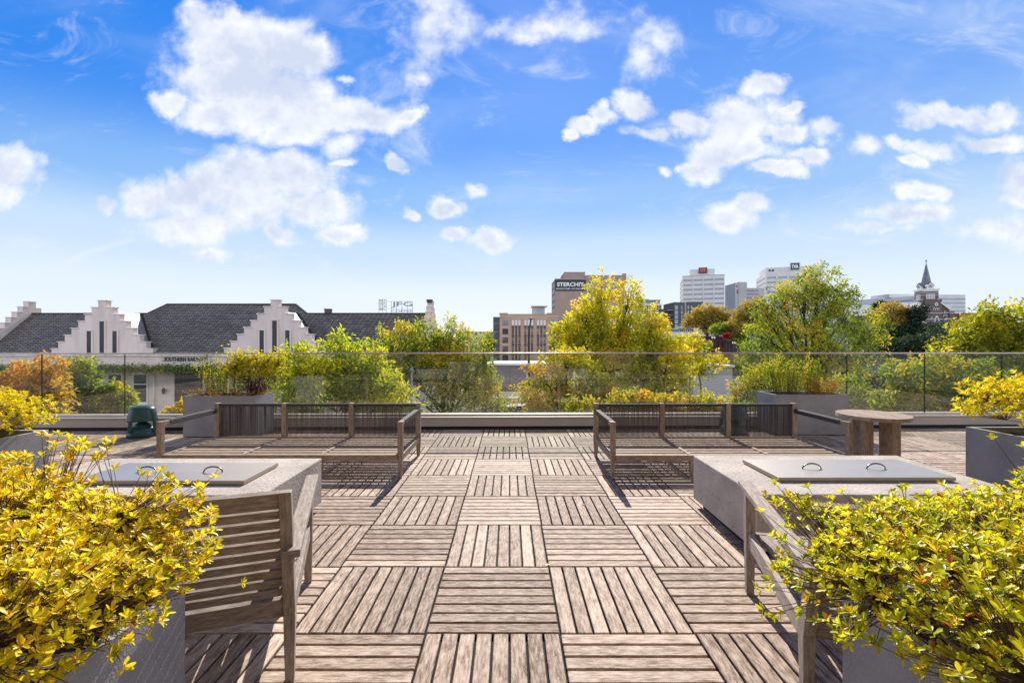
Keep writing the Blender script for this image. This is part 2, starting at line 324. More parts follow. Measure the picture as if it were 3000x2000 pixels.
# ------------------------------------------------------------------ mesh helpers
def tag(o, label=None, cat=None, group=None, kind=None):
    for k, v in (('label', label), ('category', cat), ('group', group), ('kind', kind)):
        if v: o[k] = v
    return o
def thing(name, label, cat, loc=(0, 0, 0), rotz=0, group=None):
    o = bpy.data.objects.new(name, None); o.empty_display_size = .2; o.location = loc; o.rotation_euler = (0, 0, rotz); col.objects.link(o)
    return tag(o, label, cat, group)
FA = [(0, 3, 2, 1), (4, 5, 6, 7), (0, 1, 5, 4), (1, 2, 6, 5), (2, 3, 7, 6), (3, 0, 4, 7)]
class MB:
    def __init__(s): s.v = []; s.f = []; s.uv = []; s.m = []; s.r = []; s.sm = []
    def poly(s, pts, mi=0, uvs=None, r=None, smooth=False):
        b = len(s.v); s.v += [tuple(p) for p in pts]; s.f.append(tuple(range(b, b + len(pts))))
        s.uv += uvs or [(p[0], p[2]) for p in pts]; s.m.append(mi); s.r += [random.random() if r is None else r] * len(pts); s.sm.append(smooth)
    def hexa(s, c, mi=0, r=None, dims=None):
        """8 corners: bottom ring 0-3, top ring 4-7"""
        c = [Vector(p) for p in c]; r = random.random() if r is None else r
        ex = ((c[1] - c[0]).length, (c[3] - c[0]).length, (c[4] - c[0]).length); L = max(range(3), key=lambda i: ex[i])
        o1, o2 = random.uniform(0, 60), random.uniform(0, 60)
        cs = [(0,0,0),(1,0,0),(1,1,0),(0,1,0),(0,0,1),(1,0,1),(1,1,1),(0,1,1)]
        b = len(s.v); s.v += [tuple(p) for p in c]; s.r += [r] * 8
        fax = [2, 2, 1, 0, 1, 0]
        for f, ax in zip(FA, fax):
            s.f.append(tuple(b + i for i in f)); s.m.append(mi if not isinstance(mi, dict) else mi.get(ax, mi.get('d', 0))); s.sm.append(False)
            oth = [i for i in range(3) if i != ax]
            if L in oth: ui = L; vi = [i for i in oth if i != L][0]
            else: ui, vi = oth
            for i in f: s.uv.append((cs[i][ui] * ex[ui] + o1, cs[i][vi] * ex[vi] + o2 + ax * .37))
    def box(s, x0, x1, y0, y1, z0, z1, mi=0, r=None):
        s.hexa([(x0,y0,z0),(x1,y0,z0),(x1,y1,z0),(x0,y1,z0),(x0,y0,z1),(x1,y0,z1),(x1,y1,z1),(x0,y1,z1)], mi, r)
    def bar(s, a, b, w, h, mi=0, up=(0, 0, 1), r=None, w2=None, h2=None):
        a, b = Vector(a), Vector(b); d = (b - a).normalized(); up = Vector(up); sd_ = d.cross(up).normalized(); u = sd_.cross(d).normalized(); w2 = w2 or w; h2 = h2 or h
        A = [a - sd_*w/2 - u*h/2, a + sd_*w/2 - u*h/2, a + sd_*w/2 + u*h/2, a - sd_*w/2 + u*h/2]
        B = [b - sd_*w2/2 - u*h2/2, b + sd_*w2/2 - u*h2/2, b + sd_*w2/2 + u*h2/2, b - sd_*w2/2 + u*h2/2]
        s.hexa([A[1], A[0], A[3], A[2], B[1], B[0], B[3], B[2]], mi, r)
    def tube(s, pts, rad, n=6, mi=0, caps=True):
        pts = [Vector(p) for p in pts]; rad = rad if isinstance(rad, (list, tuple)) else [rad] * len(pts); b = len(s.v); r = random.random()
        ref = Vector((.3, .2, 1)) if abs((pts[-1] - pts[0]).normalized().z) < .9 else Vector((1, .2, 0))
        for i, p in enumerate(pts):
            d = (pts[min(i + 1, len(pts) - 1)] - pts[max(i - 1, 0)]).normalized(); a = d.cross(ref).normalized(); c = d.cross(a)
            for k in range(n):
                t = 2 * math.pi * k / n; s.v.append(tuple(p + (a * math.cos(t) + c * math.sin(t)) * rad[i])); s.r.append(r)
        for i in range(len(pts) - 1):
            for k in range(n):
                k2 = (k + 1) % n; s.f.append((b + i*n + k, b + (i+1)*n + k, b + (i+1)*n + k2, b + i*n + k2)); s.m.append(mi); s.sm.append(True)
                s.uv += [(i * .3, k * .05), ((i+1) * .3, k * .05), ((i+1) * .3, (k+1) * .05), (i * .3, (k+1) * .05)]
        if caps:
            for rg, o in ((range(n), 0), (range(n - 1, -1, -1), (len(pts) - 1) * n)):
                s.f.append(tuple(b + o + k for k in rg)); s.m.append(mi); s.sm.append(False); s.uv += [(0, 0)] * n
    def lathe(s, prof, n=24, mi=0, sup=2., c=(0, 0, 0), smooth=True, ph=0.):
        """prof = [(radius, z)]; sup = superellipse exponent of the plan (2 round, 4 squarish)"""
        b = len(s.v); r = random.random()
        for (q, z) in prof:
            for k in range(n):
                t = 2 * math.pi * k / n + ph; ct, st = math.cos(t), math.sin(t); k_ = (abs(ct) ** sup + abs(st) ** sup) ** (-1 / sup)
                s.v.append((c[0] + q * k_ * ct, c[1] + q * k_ * st, c[2] + z)); s.r.append(r)
        for i in range(len(prof) - 1):
            for k in range(n):
                k2 = (k + 1) % n; s.f.append((b + i*n + k, b + i*n + k2, b + (i+1)*n + k2, b + (i+1)*n + k)); s.m.append(mi); s.sm.append(smooth)
                s.uv += [(k / n, i * .1), ((k+1) / n, i * .1), ((k+1) / n, (i+1) * .1), (k / n, (i+1) * .1)]
        s.f.append(tuple(b + k for k in range(n - 1, -1, -1))); s.m.append(mi); s.sm.append(False); s.uv += [(0, 0)] * n
        s.f.append(tuple(b + (len(prof) - 1) * n + k for k in range(n))); s.m.append(mi); s.sm.append(False); s.uv += [(0, 0)] * n
    def prism(s, prof, a0, a1, axis='y', mi=0):
        """profile polygon extruded along an axis; axis y: prof=(x,z), axis x: prof=(y,z)"""
        def q(p, t): return (p[0], t, p[1]) if axis == 'y' else (t, p[0], p[1])
        n = len(prof); r = random.random(); A = [q(p, a0) for p in prof]; B = [q(p, a1) for p in prof]
        s.poly(A if axis == 'y' else A[::-1], mi, [(p[0], p[1]) for p in (prof if axis == 'y' else prof[::-1])], r); s.poly(B[::-1] if axis == 'y' else B, mi, [(p[0], p[1]) for p in (prof[::-1] if axis == 'y' else prof)], r)
        for i in range(n):
            j = (i + 1) % n; f = [A[j], A[i], B[i], B[j]]; s.poly(f if axis == 'y' else f[::-1], mi, [(f_[0] + f_[1], f_[2]) for f_ in f], r)
    def build(s, name, mats, parent=None, off=None, bevel=0, mesh_only=False):
        me = bpy.data.meshes.new(name); v = s.v
        if off is not None: v = [(p[0]-off[0], p[1]-off[1], p[2]-off[2]) for p in v]
        me.from_pydata(v, [], s.f)
        for m in (mats if isinstance(mats, (list, tuple)) else [mats]): me.materials.append(MATS[m])
        me.polygons.foreach_set('material_index', s.m); me.polygons.foreach_set('use_smooth', s.sm)
        ul = me.uv_layers.new(name='UVMap'); ul.data.foreach_set('uv', np.array(s.uv, dtype=np.float32).ravel())
        a = me.attributes.new('rnd', 'FLOAT', 'POINT'); a.data.foreach_set('value', s.r); me.update()
        if mesh_only: return me
        o = bpy.data.objects.new(name, me); col.objects.link(o)
        if parent: o.parent = parent
        if bevel:
            bm = o.modifiers.new('bevel', 'BEVEL'); bm.width = bevel; bm.segments = 2; bm.limit_method = 'ANGLE'; bm.angle_limit = R(50)
        return o
def inst(me, name, parent=None, loc=(0, 0, 0), rot=(0, 0, 0), scale=None):
    o = bpy.data.objects.new(name, me); o.location = loc; o.rotation_euler = rot
    if scale: o.scale = scale
    if parent: o.parent = parent
    col.objects.link(o); return o
def copy_tree(o, parent=None):
    c = o.copy(); col.objects.link(c)
    if parent: c.parent = parent
    for ch in [k for k in bpy.data.objects if k.parent == o]: copy_tree(ch, c)
    return c
def text(s, name, mat_, parent, loc, w=None, h=None, rot=(R(90), 0, 0), ext=.02, bold=0., spacing=1.):
    cu = bpy.data.curves.new(name, 'FONT'); cu.body = s; cu.extrude = ext; cu.offset = bold; cu.align_x = 'LEFT'; cu.size = 1; cu.space_character = spacing; cu.resolution_u = 3
    t = bpy.data.objects.new(name, cu); col.objects.link(t); dg = bpy.context.evaluated_depsgraph_get(); me = bpy.data.meshes.new_from_object(t.evaluated_get(dg))
    bpy.data.objects.remove(t); xs = [v.co.x for v in me.vertices]; ys = [v.co.y for v in me.vertices]
    x0, x1, y0, y1 = min(xs), max(xs), min(ys), max(ys); sx = w / (x1 - x0) if w else None; sy = h / (y1 - y0) if h else sx; sx = sx or sy
    for v in me.vertices: v.co.x = (v.co.x - x0) * sx; v.co.y = (v.co.y - y0) * sy; v.co.z = v.co.z
    me.materials.clear(); me.materials.append(MATS[mat_]); me.update()
    return inst(me, name, parent, loc, rot)

# ------------------------------------------------------------------ foliage
def nrm(a): return a / np.maximum(np.linalg.norm(a, axis=1, keepdims=True), 1e-9)
def leaves(name, Pp, D, U, Ln, Wd, T, mat_, parent, off=(0, 0, 0), fine=False):
    """one mesh of many single leaves: base P, direction D, up-hint U, length, width, tone"""
    n = len(Pp); D = nrm(D); S = nrm(np.cross(D, U)); Nn = np.cross(S, D)
    Ln = Ln[:, None]; Wd = Wd[:, None]; Pp = Pp - np.array(off)[None]
    if fine:
        tp = [(0, 0, 0), (.32, .30, .05), (.66, .5, .06), (.92, .30, .0), (1, 0, -.06), (.92, -.30, .0), (.66, -.5, .06), (.32, -.30, .05), (.5, 0, -.02)]
        fc = [(0, 8, 2, 1), (8, 4, 3, 2), (0, 7, 6, 8), (8, 6, 5, 4)]
    else:
        tp = [(0, 0, 0), (.5, .5, .1), (1, 0, -.08), (.5, -.5, .1)]; fc = [(0, 3, 2), (0, 2, 1)]
    k = len(tp); V_ = np.zeros((n, k, 3))
    for i, (a, b, c) in enumerate(tp): V_[:, i] = Pp + D * Ln * a + S * Wd * b + Nn * Ln * c
    me = bpy.data.meshes.new(name); nl = sum(len(f) for f in fc); nf = len(fc)
    me.vertices.add(n * k); me.vertices.foreach_set('co', V_.ravel().astype(np.float32))
    loops = np.concatenate([np.array(f) for f in fc]); LI = (loops[None, :] + (np.arange(n) * k)[:, None]).ravel()
    me.loops.add(n * nl); me.loops.foreach_set('vertex_index', LI.astype(np.int32))
    st = np.cumsum([0] + [len(f) for f in fc[:-1]]); ls = (st[None, :] + (np.arange(n) * nl)[:, None]).ravel()
    me.polygons.add(n * nf); me.polygons.foreach_set('loop_start', ls.astype(np.int32))
    me.polygons.foreach_set('use_smooth', np.ones(n * nf, dtype=bool) if fine else np.zeros(n * nf, dtype=bool))
    me.update(calc_edges=True); me.materials.append(MATS[mat_])
    a = me.attributes.new('rnd', 'FLOAT', 'POINT'); a.data.foreach_set('value', np.repeat(np.clip(T, 0, 1), k).astype(np.float32))
    o = bpy.data.objects.new(name, me); col.objects.link(o)
    if parent: o.parent = parent
    return o
def rdir(n):
    return nrm(rng.normal(size=(n, 3)))

def tree(name, label, group, lobes, mat_, n=9000, leaf=.12, wl=.5, base=None, ground=-8., D=None, tone=.5, droop=.3, clump=.30, trunk_r=.13, limbs=True, ls=.80, per=14, hollow=.5, core=True, cat='tree'):
    """lobes: (px, y, rx, ry, depth) ; world-size crown built of leafy sprays round each lobe"""
    n = int(n * .55); leaf *= 1.34; per = int(per * 1.5); clump *= 1.15; C = []; Rr = []
    for (px, y, rx, ry, d) in lobes:
        C.append(P(px, y, d)); Rr.append((rx / F * d, min(rx, ry * 1.3) / F * d * .85, ry / F * d))
    C = np.array(C); Rr = np.array(Rr) * ls
    b = base or (float(C[:, 0].mean()), float(C[:, 1].mean())); t = thing(name, label, cat, (b[0], b[1], ground), 0, group); off = (b[0], b[1], ground)
    vol = Rr.prod(axis=1) ** (2 / 3); ns = max(len(C), n // per); pick = rng.choice(len(C), ns, p=vol / vol.sum())
    d0 = rdir(ns); rr = hollow + (1 - hollow) * rng.random(ns) ** .55; lump = 1 + .22 * np.sin(d0[:, 0] * 7 + pick) * np.cos(d0[:, 2] * 6 + pick * 2) + .12 * rng.normal(size=ns)
    sc_ = C[pick] + d0 * Rr[pick] * (rr * lump)[:, None]
    sp_dir = nrm(d0 * .8 + rdir(ns) * .6 + np.array([0, 0, .5]))
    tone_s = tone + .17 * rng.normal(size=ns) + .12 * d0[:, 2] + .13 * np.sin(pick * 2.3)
    idx = np.repeat(np.arange(ns), per); m_ = len(idx); tt = rng.random(m_)
    off_r = rdir(m_) * (clump * (.25 + .5 * (1 - tt)))[:, None]
    Pp = sc_[idx] + sp_dir[idx] * (tt * clump * 1.5)[:, None] + off_r
    Dd = nrm(sp_dir[idx] * .5 + rdir(m_) * .9 + np.array([0, 0, -droop])); U = nrm(rdir(m_) * .8 + np.array([0, 0, 1.]))
    Ln = leaf * (.7 + .6 * rng.random(m_)); T = tone_s[idx] + .10 * rng.normal(size=m_)
    leaves('crown', Pp, Dd, U, Ln, Ln * wl, T, mat_, t, off)
    mb = MB(); zc = float(C[:, 2].min()); B0 = Vector((b[0], b[1], ground)); top = Vector(C[np.argmax(C[:, 2])])
    mid = Vector((C[:, 0].mean(), C[:, 1].mean(), max(ground + (top.z - ground) * .35, zc - 1.5 * Rr[:, 2].max())))
    pts = [B0, B0.lerp(mid, .5) + Vector((random.uniform(-.1, .1), 0, 0)), mid, mid.lerp(top, .5) + Vector((random.uniform(-.2, .2), random.uniform(-.2, .2), 0)), top]
    mb.tube(pts, [trunk_r * 1.25, trunk_r, trunk_r * .8, trunk_r * .45, trunk_r * .12], 8)
    if limbs:
        for i in range(len(C)):
            c = Vector(C[i]); a = mid.lerp(top, random.uniform(0, .5) * (1 if c.z > mid.z else 0)); m1 = a.lerp(c, .5) + Vector((0, 0, -.08 * (c - a).length))
            mb.tube([a, m1, c], [trunk_r * .5, trunk_r * .32, trunk_r * .16], 6)
            js = np.where(pick == i)[0][:26]
            for j in js:
                e = Vector(sc_[j]); k = m1.lerp(c, random.uniform(.3, 1)); mb.tube([k, k.lerp(e, .5) + Vector((0, 0, -.05 * (e - k).length)), e], [trunk_r * .13, trunk_r * .09, trunk_r * .04], 4, caps=False)
    mb.build('trunk', 'bark', t, off)
    return t

def shrub(name, label, group, c, rad, base_z, mat_, tips=1200, lpt=8, leaf=.034, wl=.42, tone=.5, power=2.6, extra=(), zcut=None, fine=True, tw=.0016, spread_base=.5, inner=.35, cat='shrub'):
    """rosette shrub: woody stems, twigs, and a whorl of leaves on every twig end"""
    t = thing(name, label, cat, (c[0], c[1], base_z), 0, group); off = (c[0], c[1], base_z); c = np.array(c); rad = np.array(rad)
    d = rdir(tips * 3); d[:, 2] = np.where(d[:, 2] < -.35, -d[:, 2], d[:, 2])
    k = (np.abs(d) ** power).sum(axis=1) ** (-1 / power); lump = 1 + .10 * np.sin(d[:, 0] * 9 + 1) * np.sin(d[:, 1] * 8 + 2) + .07 * rng.normal(size=len(d))
    rr = np.where(rng.random(len(d)) < inner, .45 + .5 * rng.random(len(d)), .9 + .13 * rng.random(len(d)))
    tp = c + d * rad * (k * rr * lump)[:, None]; out = nrm(d / rad)
    if zcut is not None:
        ok = tp[:, 2] > zcut + .02 * rng.normal(size=len(tp)); tp = tp[ok]; out = out[ok]; d = d[ok]
    tp = tp[:tips]; out = out[:tips]
    if len(extra): tp = np.vstack([tp, np.array(extra)]); out = np.vstack([out, np.tile([[.1, .1, 1.]], (len(extra), 1))])
    n = len(tp)
    # main stems
    ns = 80; mi = rng.choice(n, ns, replace=False); bases = np.stack([c[0] + (rng.random(ns) - .5) * rad[0] * spread_base, c[1] + (rng.random(ns) - .5) * rad[1] * spread_base, np.full(ns, base_z)], 1)
    mb = MB(); NP = []
    for i in range(ns):
        a = Vector(bases[i]); e = Vector(tp[mi[i]]); e = a.lerp(e, .8); m1 = a.lerp(e, .5) + Vector((random.uniform(-.03, .03), random.uniform(-.03, .03), .06 * rad[2] / .3))
        mb.tube([a, m1, e], [tw * 3.4, tw * 2.2, tw * 1.2], 5)
        for q in np.linspace(.25, 1, 9): NP.append(np.array((1-q)**2 * np.array(a) + 2*q*(1-q) * np.array(m1) + q*q * np.array(e)))
    NP = np.array(NP)
    outd = nrm(out * .7 + np.array([0, 0, .55]) + rdir(n) * .35)
    for i in range(n):
        e = tp[i]; dd = np.linalg.norm(NP - e, axis=1) + .35 * np.maximum(0, NP[:, 2] - e[2]); j = int(np.argmin(dd)); a = NP[j]
        m1 = (a + e) / 2 - outd[i] * .12 * np.linalg.norm(e - a) + rng.normal(size=3) * .008
        mb.tube([a, m1, e], [tw * 1.1, tw * .8, tw * .45], 3, caps=False)
    mb.build('stems', 'twig', t, off)
    idx = np.repeat(np.arange(n), lpt); m = len(idx); kk = np.tile(np.arange(lpt), n); ax = outd[idx]
    ref = nrm(np.cross(ax, rdir(n)[idx])); r2 = np.cross(ax, ref); ang = kk * 2.4 + np.repeat(rng.random(n) * 6.3, lpt); open_ = .55 + .75 * rng.random(m)
    rad_dir = ref * np.cos(ang)[:, None] + r2 * np.sin(ang)[:, None]
    Dd = nrm(ax * np.cos(open_)[:, None] + rad_dir * np.sin(open_)[:, None]); U = nrm(ax - rad_dir * .3 + rdir(m) * .15)
    Ln = leaf * (.55 + .75 * rng.random(m)); Pp = tp[idx] - ax * (rng.random(m) * leaf * .6)[:, None]
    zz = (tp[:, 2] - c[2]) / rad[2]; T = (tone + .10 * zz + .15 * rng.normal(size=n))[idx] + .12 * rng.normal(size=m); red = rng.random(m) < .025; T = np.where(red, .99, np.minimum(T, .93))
    leaves('foliage', Pp, Dd, U, Ln, Ln * wl, T, mat_, t, off, fine)
    return t

def stem_plant(name, label, group, c, rad, base_z, height, mat_, n=30, lps=26, leaf=.04, wl=.3, tone=.5, straw=False, lean=.35, fine=False, cat='plant'):
    t = thing(name, label, cat, (c[0], c[1], base_z), 0, group); off = (c[0], c[1], base_z); mb = MB(); A = []; Dr = []; Tn = []
    for i in range(n):
        a = Vector((c[0] + random.uniform(-1, 1) * rad[0] * .6, c[1] + random.uniform(-1, 1) * rad[1] * .6, base_z)); h = height * random.uniform(.55, 1)
        e = a + Vector(((a.x - c[0]) * lean / .6 + random.uniform(-.5, .5) * lean * h * .5, (a.y - c[1]) * lean / .6 + random.uniform(-.5, .5) * lean * h * .5, h)); m1 = a.lerp(e, .55) + Vector((0, 0, .06 * h)); mb.tube([a, m1, e], [.0035, .0026, .0012], 4, caps=False)
        tn = random.gauss(0, .14)
        for q in np.linspace(.18, 1, lps):
            p = (1-q)**2 * np.array(a) + 2*q*(1-q) * np.array(m1) + q*q * np.array(e); A.append(p); Dr.append(np.array((e - a).normalized())); Tn.append(tn)
    mb.build('stems', 'leaf_straw' if straw else 'twig', t, off)
    A = np.array(A); Dr = np.array(Dr); Tn = np.array(Tn); m = len(A); D = nrm(Dr * .7 + rdir(m) * .9); U = nrm(np.tile([0, 0, 1.], (m, 1)) + rdir(m) * .6); Ln = leaf * (.6 + .7 * rng.random(m))
    leaves('foliage', A + rdir(m) * .004, D, U, Ln, Ln * wl, tone + Tn + .1 * rng.normal(size=m), mat_, t, off, fine)
    return t
# ================================================================== SETTING: ground, streets, hill
GZ = -8.0
def struct(name, mb, m, kind='structure'):
    o = mb.build(name, m); o['kind'] = kind; return o
mb = MB(); mb.poly([(-3000, -600, GZ), (3000, -600, GZ), (3000, 4000, GZ), (-3000, 4000, GZ)]); struct('ground', mb, 'ground_mix')
mb = MB(); mb.poly([(-60, 9, GZ + .004), (40, 9, GZ + .004), (40, 33, GZ + .004), (-60, 33, GZ + .004)])
mb.poly([(-5, 33, GZ + .004), (40, 33, GZ + .004), (40, 86, GZ + .004), (-5, 86, GZ + .004)]); struct('road', mb, 'asphalt')
mb = MB(); mb.box(-5, 38, 74.0, 76.5, GZ - .1, GZ + .13); mb.box(-4, 38, 52, 53.2, GZ - .1, GZ + .13); struct('pavement', mb, 'pavement')
mb = MB(); mb.poly([(-30, 84, GZ + .012), (36, 84, GZ + .012), (36, 91, GZ + .012), (-30, 91, GZ + .012)]); o = struct('dry_grass', mb, 'dry_grass', 'stuff')
mb = MB()
for y_ in (60.0, 61.45, 65.6, 67.05): mb.box(-40, 40, y_, y_ + .08, GZ + .10, GZ + .22)
struct('railway_track', mb, 'bridge_stone')
mb = MB()
for k in range(110): mb.box(-38 + k * .7, -37.76 + k * .7, 59.5, 62.0, GZ + .02, GZ + .10); mb.box(-38 + k * .7, -37.76 + k * .7, 65.1, 67.6, GZ + .02, GZ + .10)
struct('railway_sleepers', mb, 'dark_brown')
# hill behind the bridge
def hz(x, y):
    def s(t): t = min(1, max(0, t)); return t * t * (3 - 2 * t)
    a = s((y - 112) / 88) * s((x - 62) / 45); return GZ + 16.9 * a + (2.2 * math.sin(x * .13 + y * .05) + 1.4 * math.sin(y * .19 - x * .08)) * a * (1 - a) * 1.6
xs = np.linspace(60, 520, 92); ys = np.linspace(108, 480, 100); V_ = [(float(x), float(y), hz(x, y)) for y in ys for x in xs]
F_ = [(j*92+i, j*92+i+1, (j+1)*92+i+1, (j+1)*92+i) for j in range(99) for i in range(91)]
me = bpy.data.meshes.new('hill'); me.from_pydata(V_, [], F_); me.materials.append(MATS['hill_grass']); me.polygons.foreach_set('use_smooth', [True] * len(F_)); o = bpy.data.objects.new('hill', me); col.objects.link(o); o['kind'] = 'structure'
# creeper over the slope: low mounds of leaf
n = 34000; yy = 112 + 88 * rng.random(n); xx = yy * (.80 + .30 * rng.random(n)); m_ = np.array([hz(a, b) for a, b in zip(xx, yy)]); ok = m_ < 8.2; xx, yy, m_ = xx[ok], yy[ok], m_[ok]
bump = (np.abs(np.sin(xx * .33 + 1.3 * np.sin(yy * .21))) * np.abs(np.sin(yy * .27 + xx * .11)))
Pp = np.stack([xx, yy, m_ + 1.3 * bump * rng.random(len(xx)) + .1], 1); o = leaves('ivy', Pp, rdir(len(xx)) + [0, 0, .4], rdir(len(xx)) * .5 + [0, 0, 1.], .5 + .5 * rng.random(len(xx)), .45 + .3 * rng.random(len(xx)), .35 + .5 * bump + .15 * rng.normal(size=len(xx)), 'leaf_dark', None); o['kind'] = 'stuff'

# ================================================================== TERRACE
TS = .61; X0 = .229; Y0 = 2.066
def curbY(x): return 6.845 + .018 * x
mb = MB()
for i in range(-17, 17):
    for j in range(-8, 8):
        x, y = X0 + i * TS, Y0 + j * TS; vert = (i + j) % 2 == (-1 + -1 + 0) % 2   # tile (-1,-1) runs away from the camera
        ye_max = curbY(x + .3) - .004
        if y > ye_max - .05: continue
        g = .0055; pw = (TS - .004) / 8; base_r = random.gauss(.5, .17)
        for k in range(8):
            r = min(1, max(0, base_r + random.gauss(0, .16))); dz = random.uniform(-.0012, .0008)
            if vert:
                a = x + .002 + k * pw + g; b = x + .002 + (k + 1) * pw - g; y0_, y1_ = y + .0035, min(y + TS - .0035, ye_max)
                mb.hexa([(a,y0_,-.022),(b,y0_,-.022),(b,y1_,-.022),(a,y1_,-.022),(a,y0_,dz),(b,y0_,dz),(b,y1_,dz),(a,y1_,dz)], 0, r)
            else:
                a = y + .002 + k * pw + g; b = min(y + .002 + (k + 1) * pw - g, ye_max); x0_, x1_ = x + .0035, x + TS - .0035
                if b - a < .01: continue
                mb.hexa([(x0_,a,-.022),(x1_,a,-.022),(x1_,b,-.022),(x0_,b,-.022),(x0_,a,dz),(x1_,a,dz),(x1_,b,dz),(x0_,b,dz)], 0, r)
        # plastic carrier clips seen in the gaps
o = mb.build('deck', 'deck_wood'); o['kind'] = 'structure'; bv = o.modifiers.new('bevel', 'BEVEL'); bv.width = .0028; bv.segments = 1; bv.limit_method = 'ANGLE'
mb = MB(); mb.box(-12, 12, -3.0, 7.3, -.5, -.024); struct('terrace', mb, 'under_deck')
# parapet upstand with its cap, in its own rotated frame
YAW = math.atan(.018)
pt = thing('parapet', 'low off-white metal-clad upstand running under the glass railing', 'parapet', (0, 6.845, 0), YAW)
mb = MB(); mb.box(-12, 12, .014, .40, .045, .172); mb.build('cladding', 'parapet_metal', pt, bevel=.004)
mb = MB(); mb.box(-12, 12, -.006, .40, .172, .19); mb.build('cap', 'parapet_metal', pt, bevel=.004)
mb = MB(); mb.box(-12, 12, .03, .39, -.02, .045); mb.box(-12, 12, .0, .03, -.02, .012); mb.build('base_gap', 'dark_gap', pt)
gr = thing('glass_railing', 'frameless clear glass balustrade on top of the low white upstand', 'railing', (0, 6.845, .19), YAW)
mb = MB(); mb.box(-12, 12, .085, .125, .0, .028); mb.build('base_channel', 'rail_metal', gr)
mb = MB(); mb.box(-12, 12, .089, .121, .938, .96); mb.build('cap_rail', 'rail_metal', gr, bevel=.004)
pm = MB(); pm.box(-.6045, .6045, -.006, .006, 0, .91, {0: 1, 2: 1, 'd': 0, 1: 0}); pme = pm.build('glass_panel', ['rail_glass', 'glass_edge'], mesh_only=True)
x = XX(22, 6.9) - 1.2207 * 4.5 + .6
k = 0
while x < 11.6:
    inst(pme, 'glass_panel', gr, (x, .105, .028)); x += 1.2207
# end walls of the terrace and the apartment block behind the photographer
ab = thing('apartment_block', 'brick apartment block rising behind the roof terrace', 'building', (0, -3.4, -.024))
mb = MB(); mb.box(-14, 14, -.5, 0, 0, 12.5)
mb.build('wall', 'brick_behind', ab)
wm = MB(); wm.box(-.95, .95, 0, .05, 0, 2.3, 0); wm.box(-.85, -.03, .05, .06, .1, 2.2, 1); wm.box(.03, .85, .05, .06, .1, 2.2, 1); wme = wm.build('window', ['dark_brown', 'glass_dark'], mesh_only=True)
for f_ in range(4):
    for i in range(-4, 5): inst(wme, 'window', ab, (i * 2.9 + .2, 0, .15 + f_ * 3.1))

# ================================================================== FURNITURE
def make_sofa(name, label, loc, Wd):
    t = thing(name, label, 'sofa', loc, 0, 'cushionless outdoor sofas'); h = Wd / 2; D2 = .46
    bays = [-h + .025, -h + .025 + (Wd - .05) / 3, -h + .025 + 2 * (Wd - .05) / 3, h - .025]
    for i, x in enumerate(bays):
        mb = MB()
        if i in (0, 3):
            mb.hexa([(x-.016, D2-.045, 0), (x+.016, D2-.045, 0), (x+.016, D2-.012, 0), (x-.016, D2-.012, 0), (x-.026, D2-.06, .2), (x+.026, D2-.06, .2), (x+.026, D2, .2), (x-.026, D2, .2)], 0, .5)
            mb.box(x-.026, x+.026, D2-.06, D2, .2, .61, 0, .5)
        else: mb.box(x-.025, x+.025, D2-.06, D2, .165, .61)
        mb.build('back_post', 'teak', t, bevel=.004)
    for x in (bays[0], bays[3]):
        mb = MB(); mb.hexa([(x-.013, -D2+.012, 0), (x+.013, -D2+.012, 0), (x+.013, -D2+.04, 0), (x-.013, -D2+.04, 0), (x-.024, -D2, .24), (x+.024, -D2, .24), (x+.024, -D2+.05, .24), (x-.024, -D2+.05, .24)], 0, .5)
        mb.box(x-.024, x+.024, -D2, -D2+.05, .24, .548, 0, .5); mb.build('leg', 'teak', t, bevel=.004)
    for i in (1, 2):
        x = bays[i]; mb = MB(); mb.hexa([(x-.013, -D2+.012, 0), (x+.013, -D2+.012, 0), (x+.013, -D2+.04, 0), (x-.013, -D2+.04, 0), (x-.022, -D2+.004, .172), (x+.022, -D2+.004, .172), (x+.022, -D2+.046, .172), (x-.022, -D2+.046, .172)]); mb.build('leg', 'teak', t, bevel=.003)
    mb = MB(); mb.box(bays[0]+.025, bays[3]-.025, -D2+.006, -D2+.036, .172, .228); mb.box(bays[0]+.025, bays[3]-.025, D2-.055, D2-.02, .172, .226)
    for x in bays: mb.box(x-.017, x+.017, -D2+.037, D2-.061, .166, .226)
    mb.build('seat_frame', 'teak', t, bevel=.003)
    mb = MB(); n = 8
    for k in range(3):
        a, b = bays[k] + .018, bays[k+1] - .018; y0 = -D2 + .062; pit = (2 * D2 - .14) / n
        for q in range(n): mb.box(a, b, y0 + q * pit, y0 + q * pit + pit * .58, .198, .2185)
    mb.build('seat_slats', 'teak', t, bevel=.002)
    for k in range(3):
        a, b = bays[k] + .026, bays[k+1] - .026; mb = MB(); mb.box(a, b, D2-.052, D2-.012, .572, .604); mb.build('back_rail', 'cord_wrap', t, bevel=.006)
        mb = MB(); nc = int((b - a) / .0140)
        for q in range(nc):
            x = a + (q + .5) * (b - a) / nc
            for yy_ in (D2 - .049, D2 - .016):
                w = random.uniform(-.0025, .0025); mb.bar((x, yy_, .215), (x + w, yy_, .58), .0050, .0045)
        mb.build('cord_back', 'cord', t)
    for x in (bays[0], bays[3]):
        mb = MB(); mb.box(x-.022, x+.022, -D2+.051, D2-.061, .505, .545); ar = mb.build('armrest', 'teak', t, bevel=.004)
        mb = MB(); mb.box(x-.027, x+.027, -D2+.12, D2-.075, .500, .550); mb.build('cord_wrapping', 'cord_wrap', ar, bevel=.008)
    return t
make_sofa('sofa', 'teak sofa frame with dark cord back, left of the walkway', (-2.215, 4.845, 0), 2.37)
make_sofa('sofa', 'teak sofa frame with dark cord back beside the round side table', (2.135, 4.83, 0), 2.33)

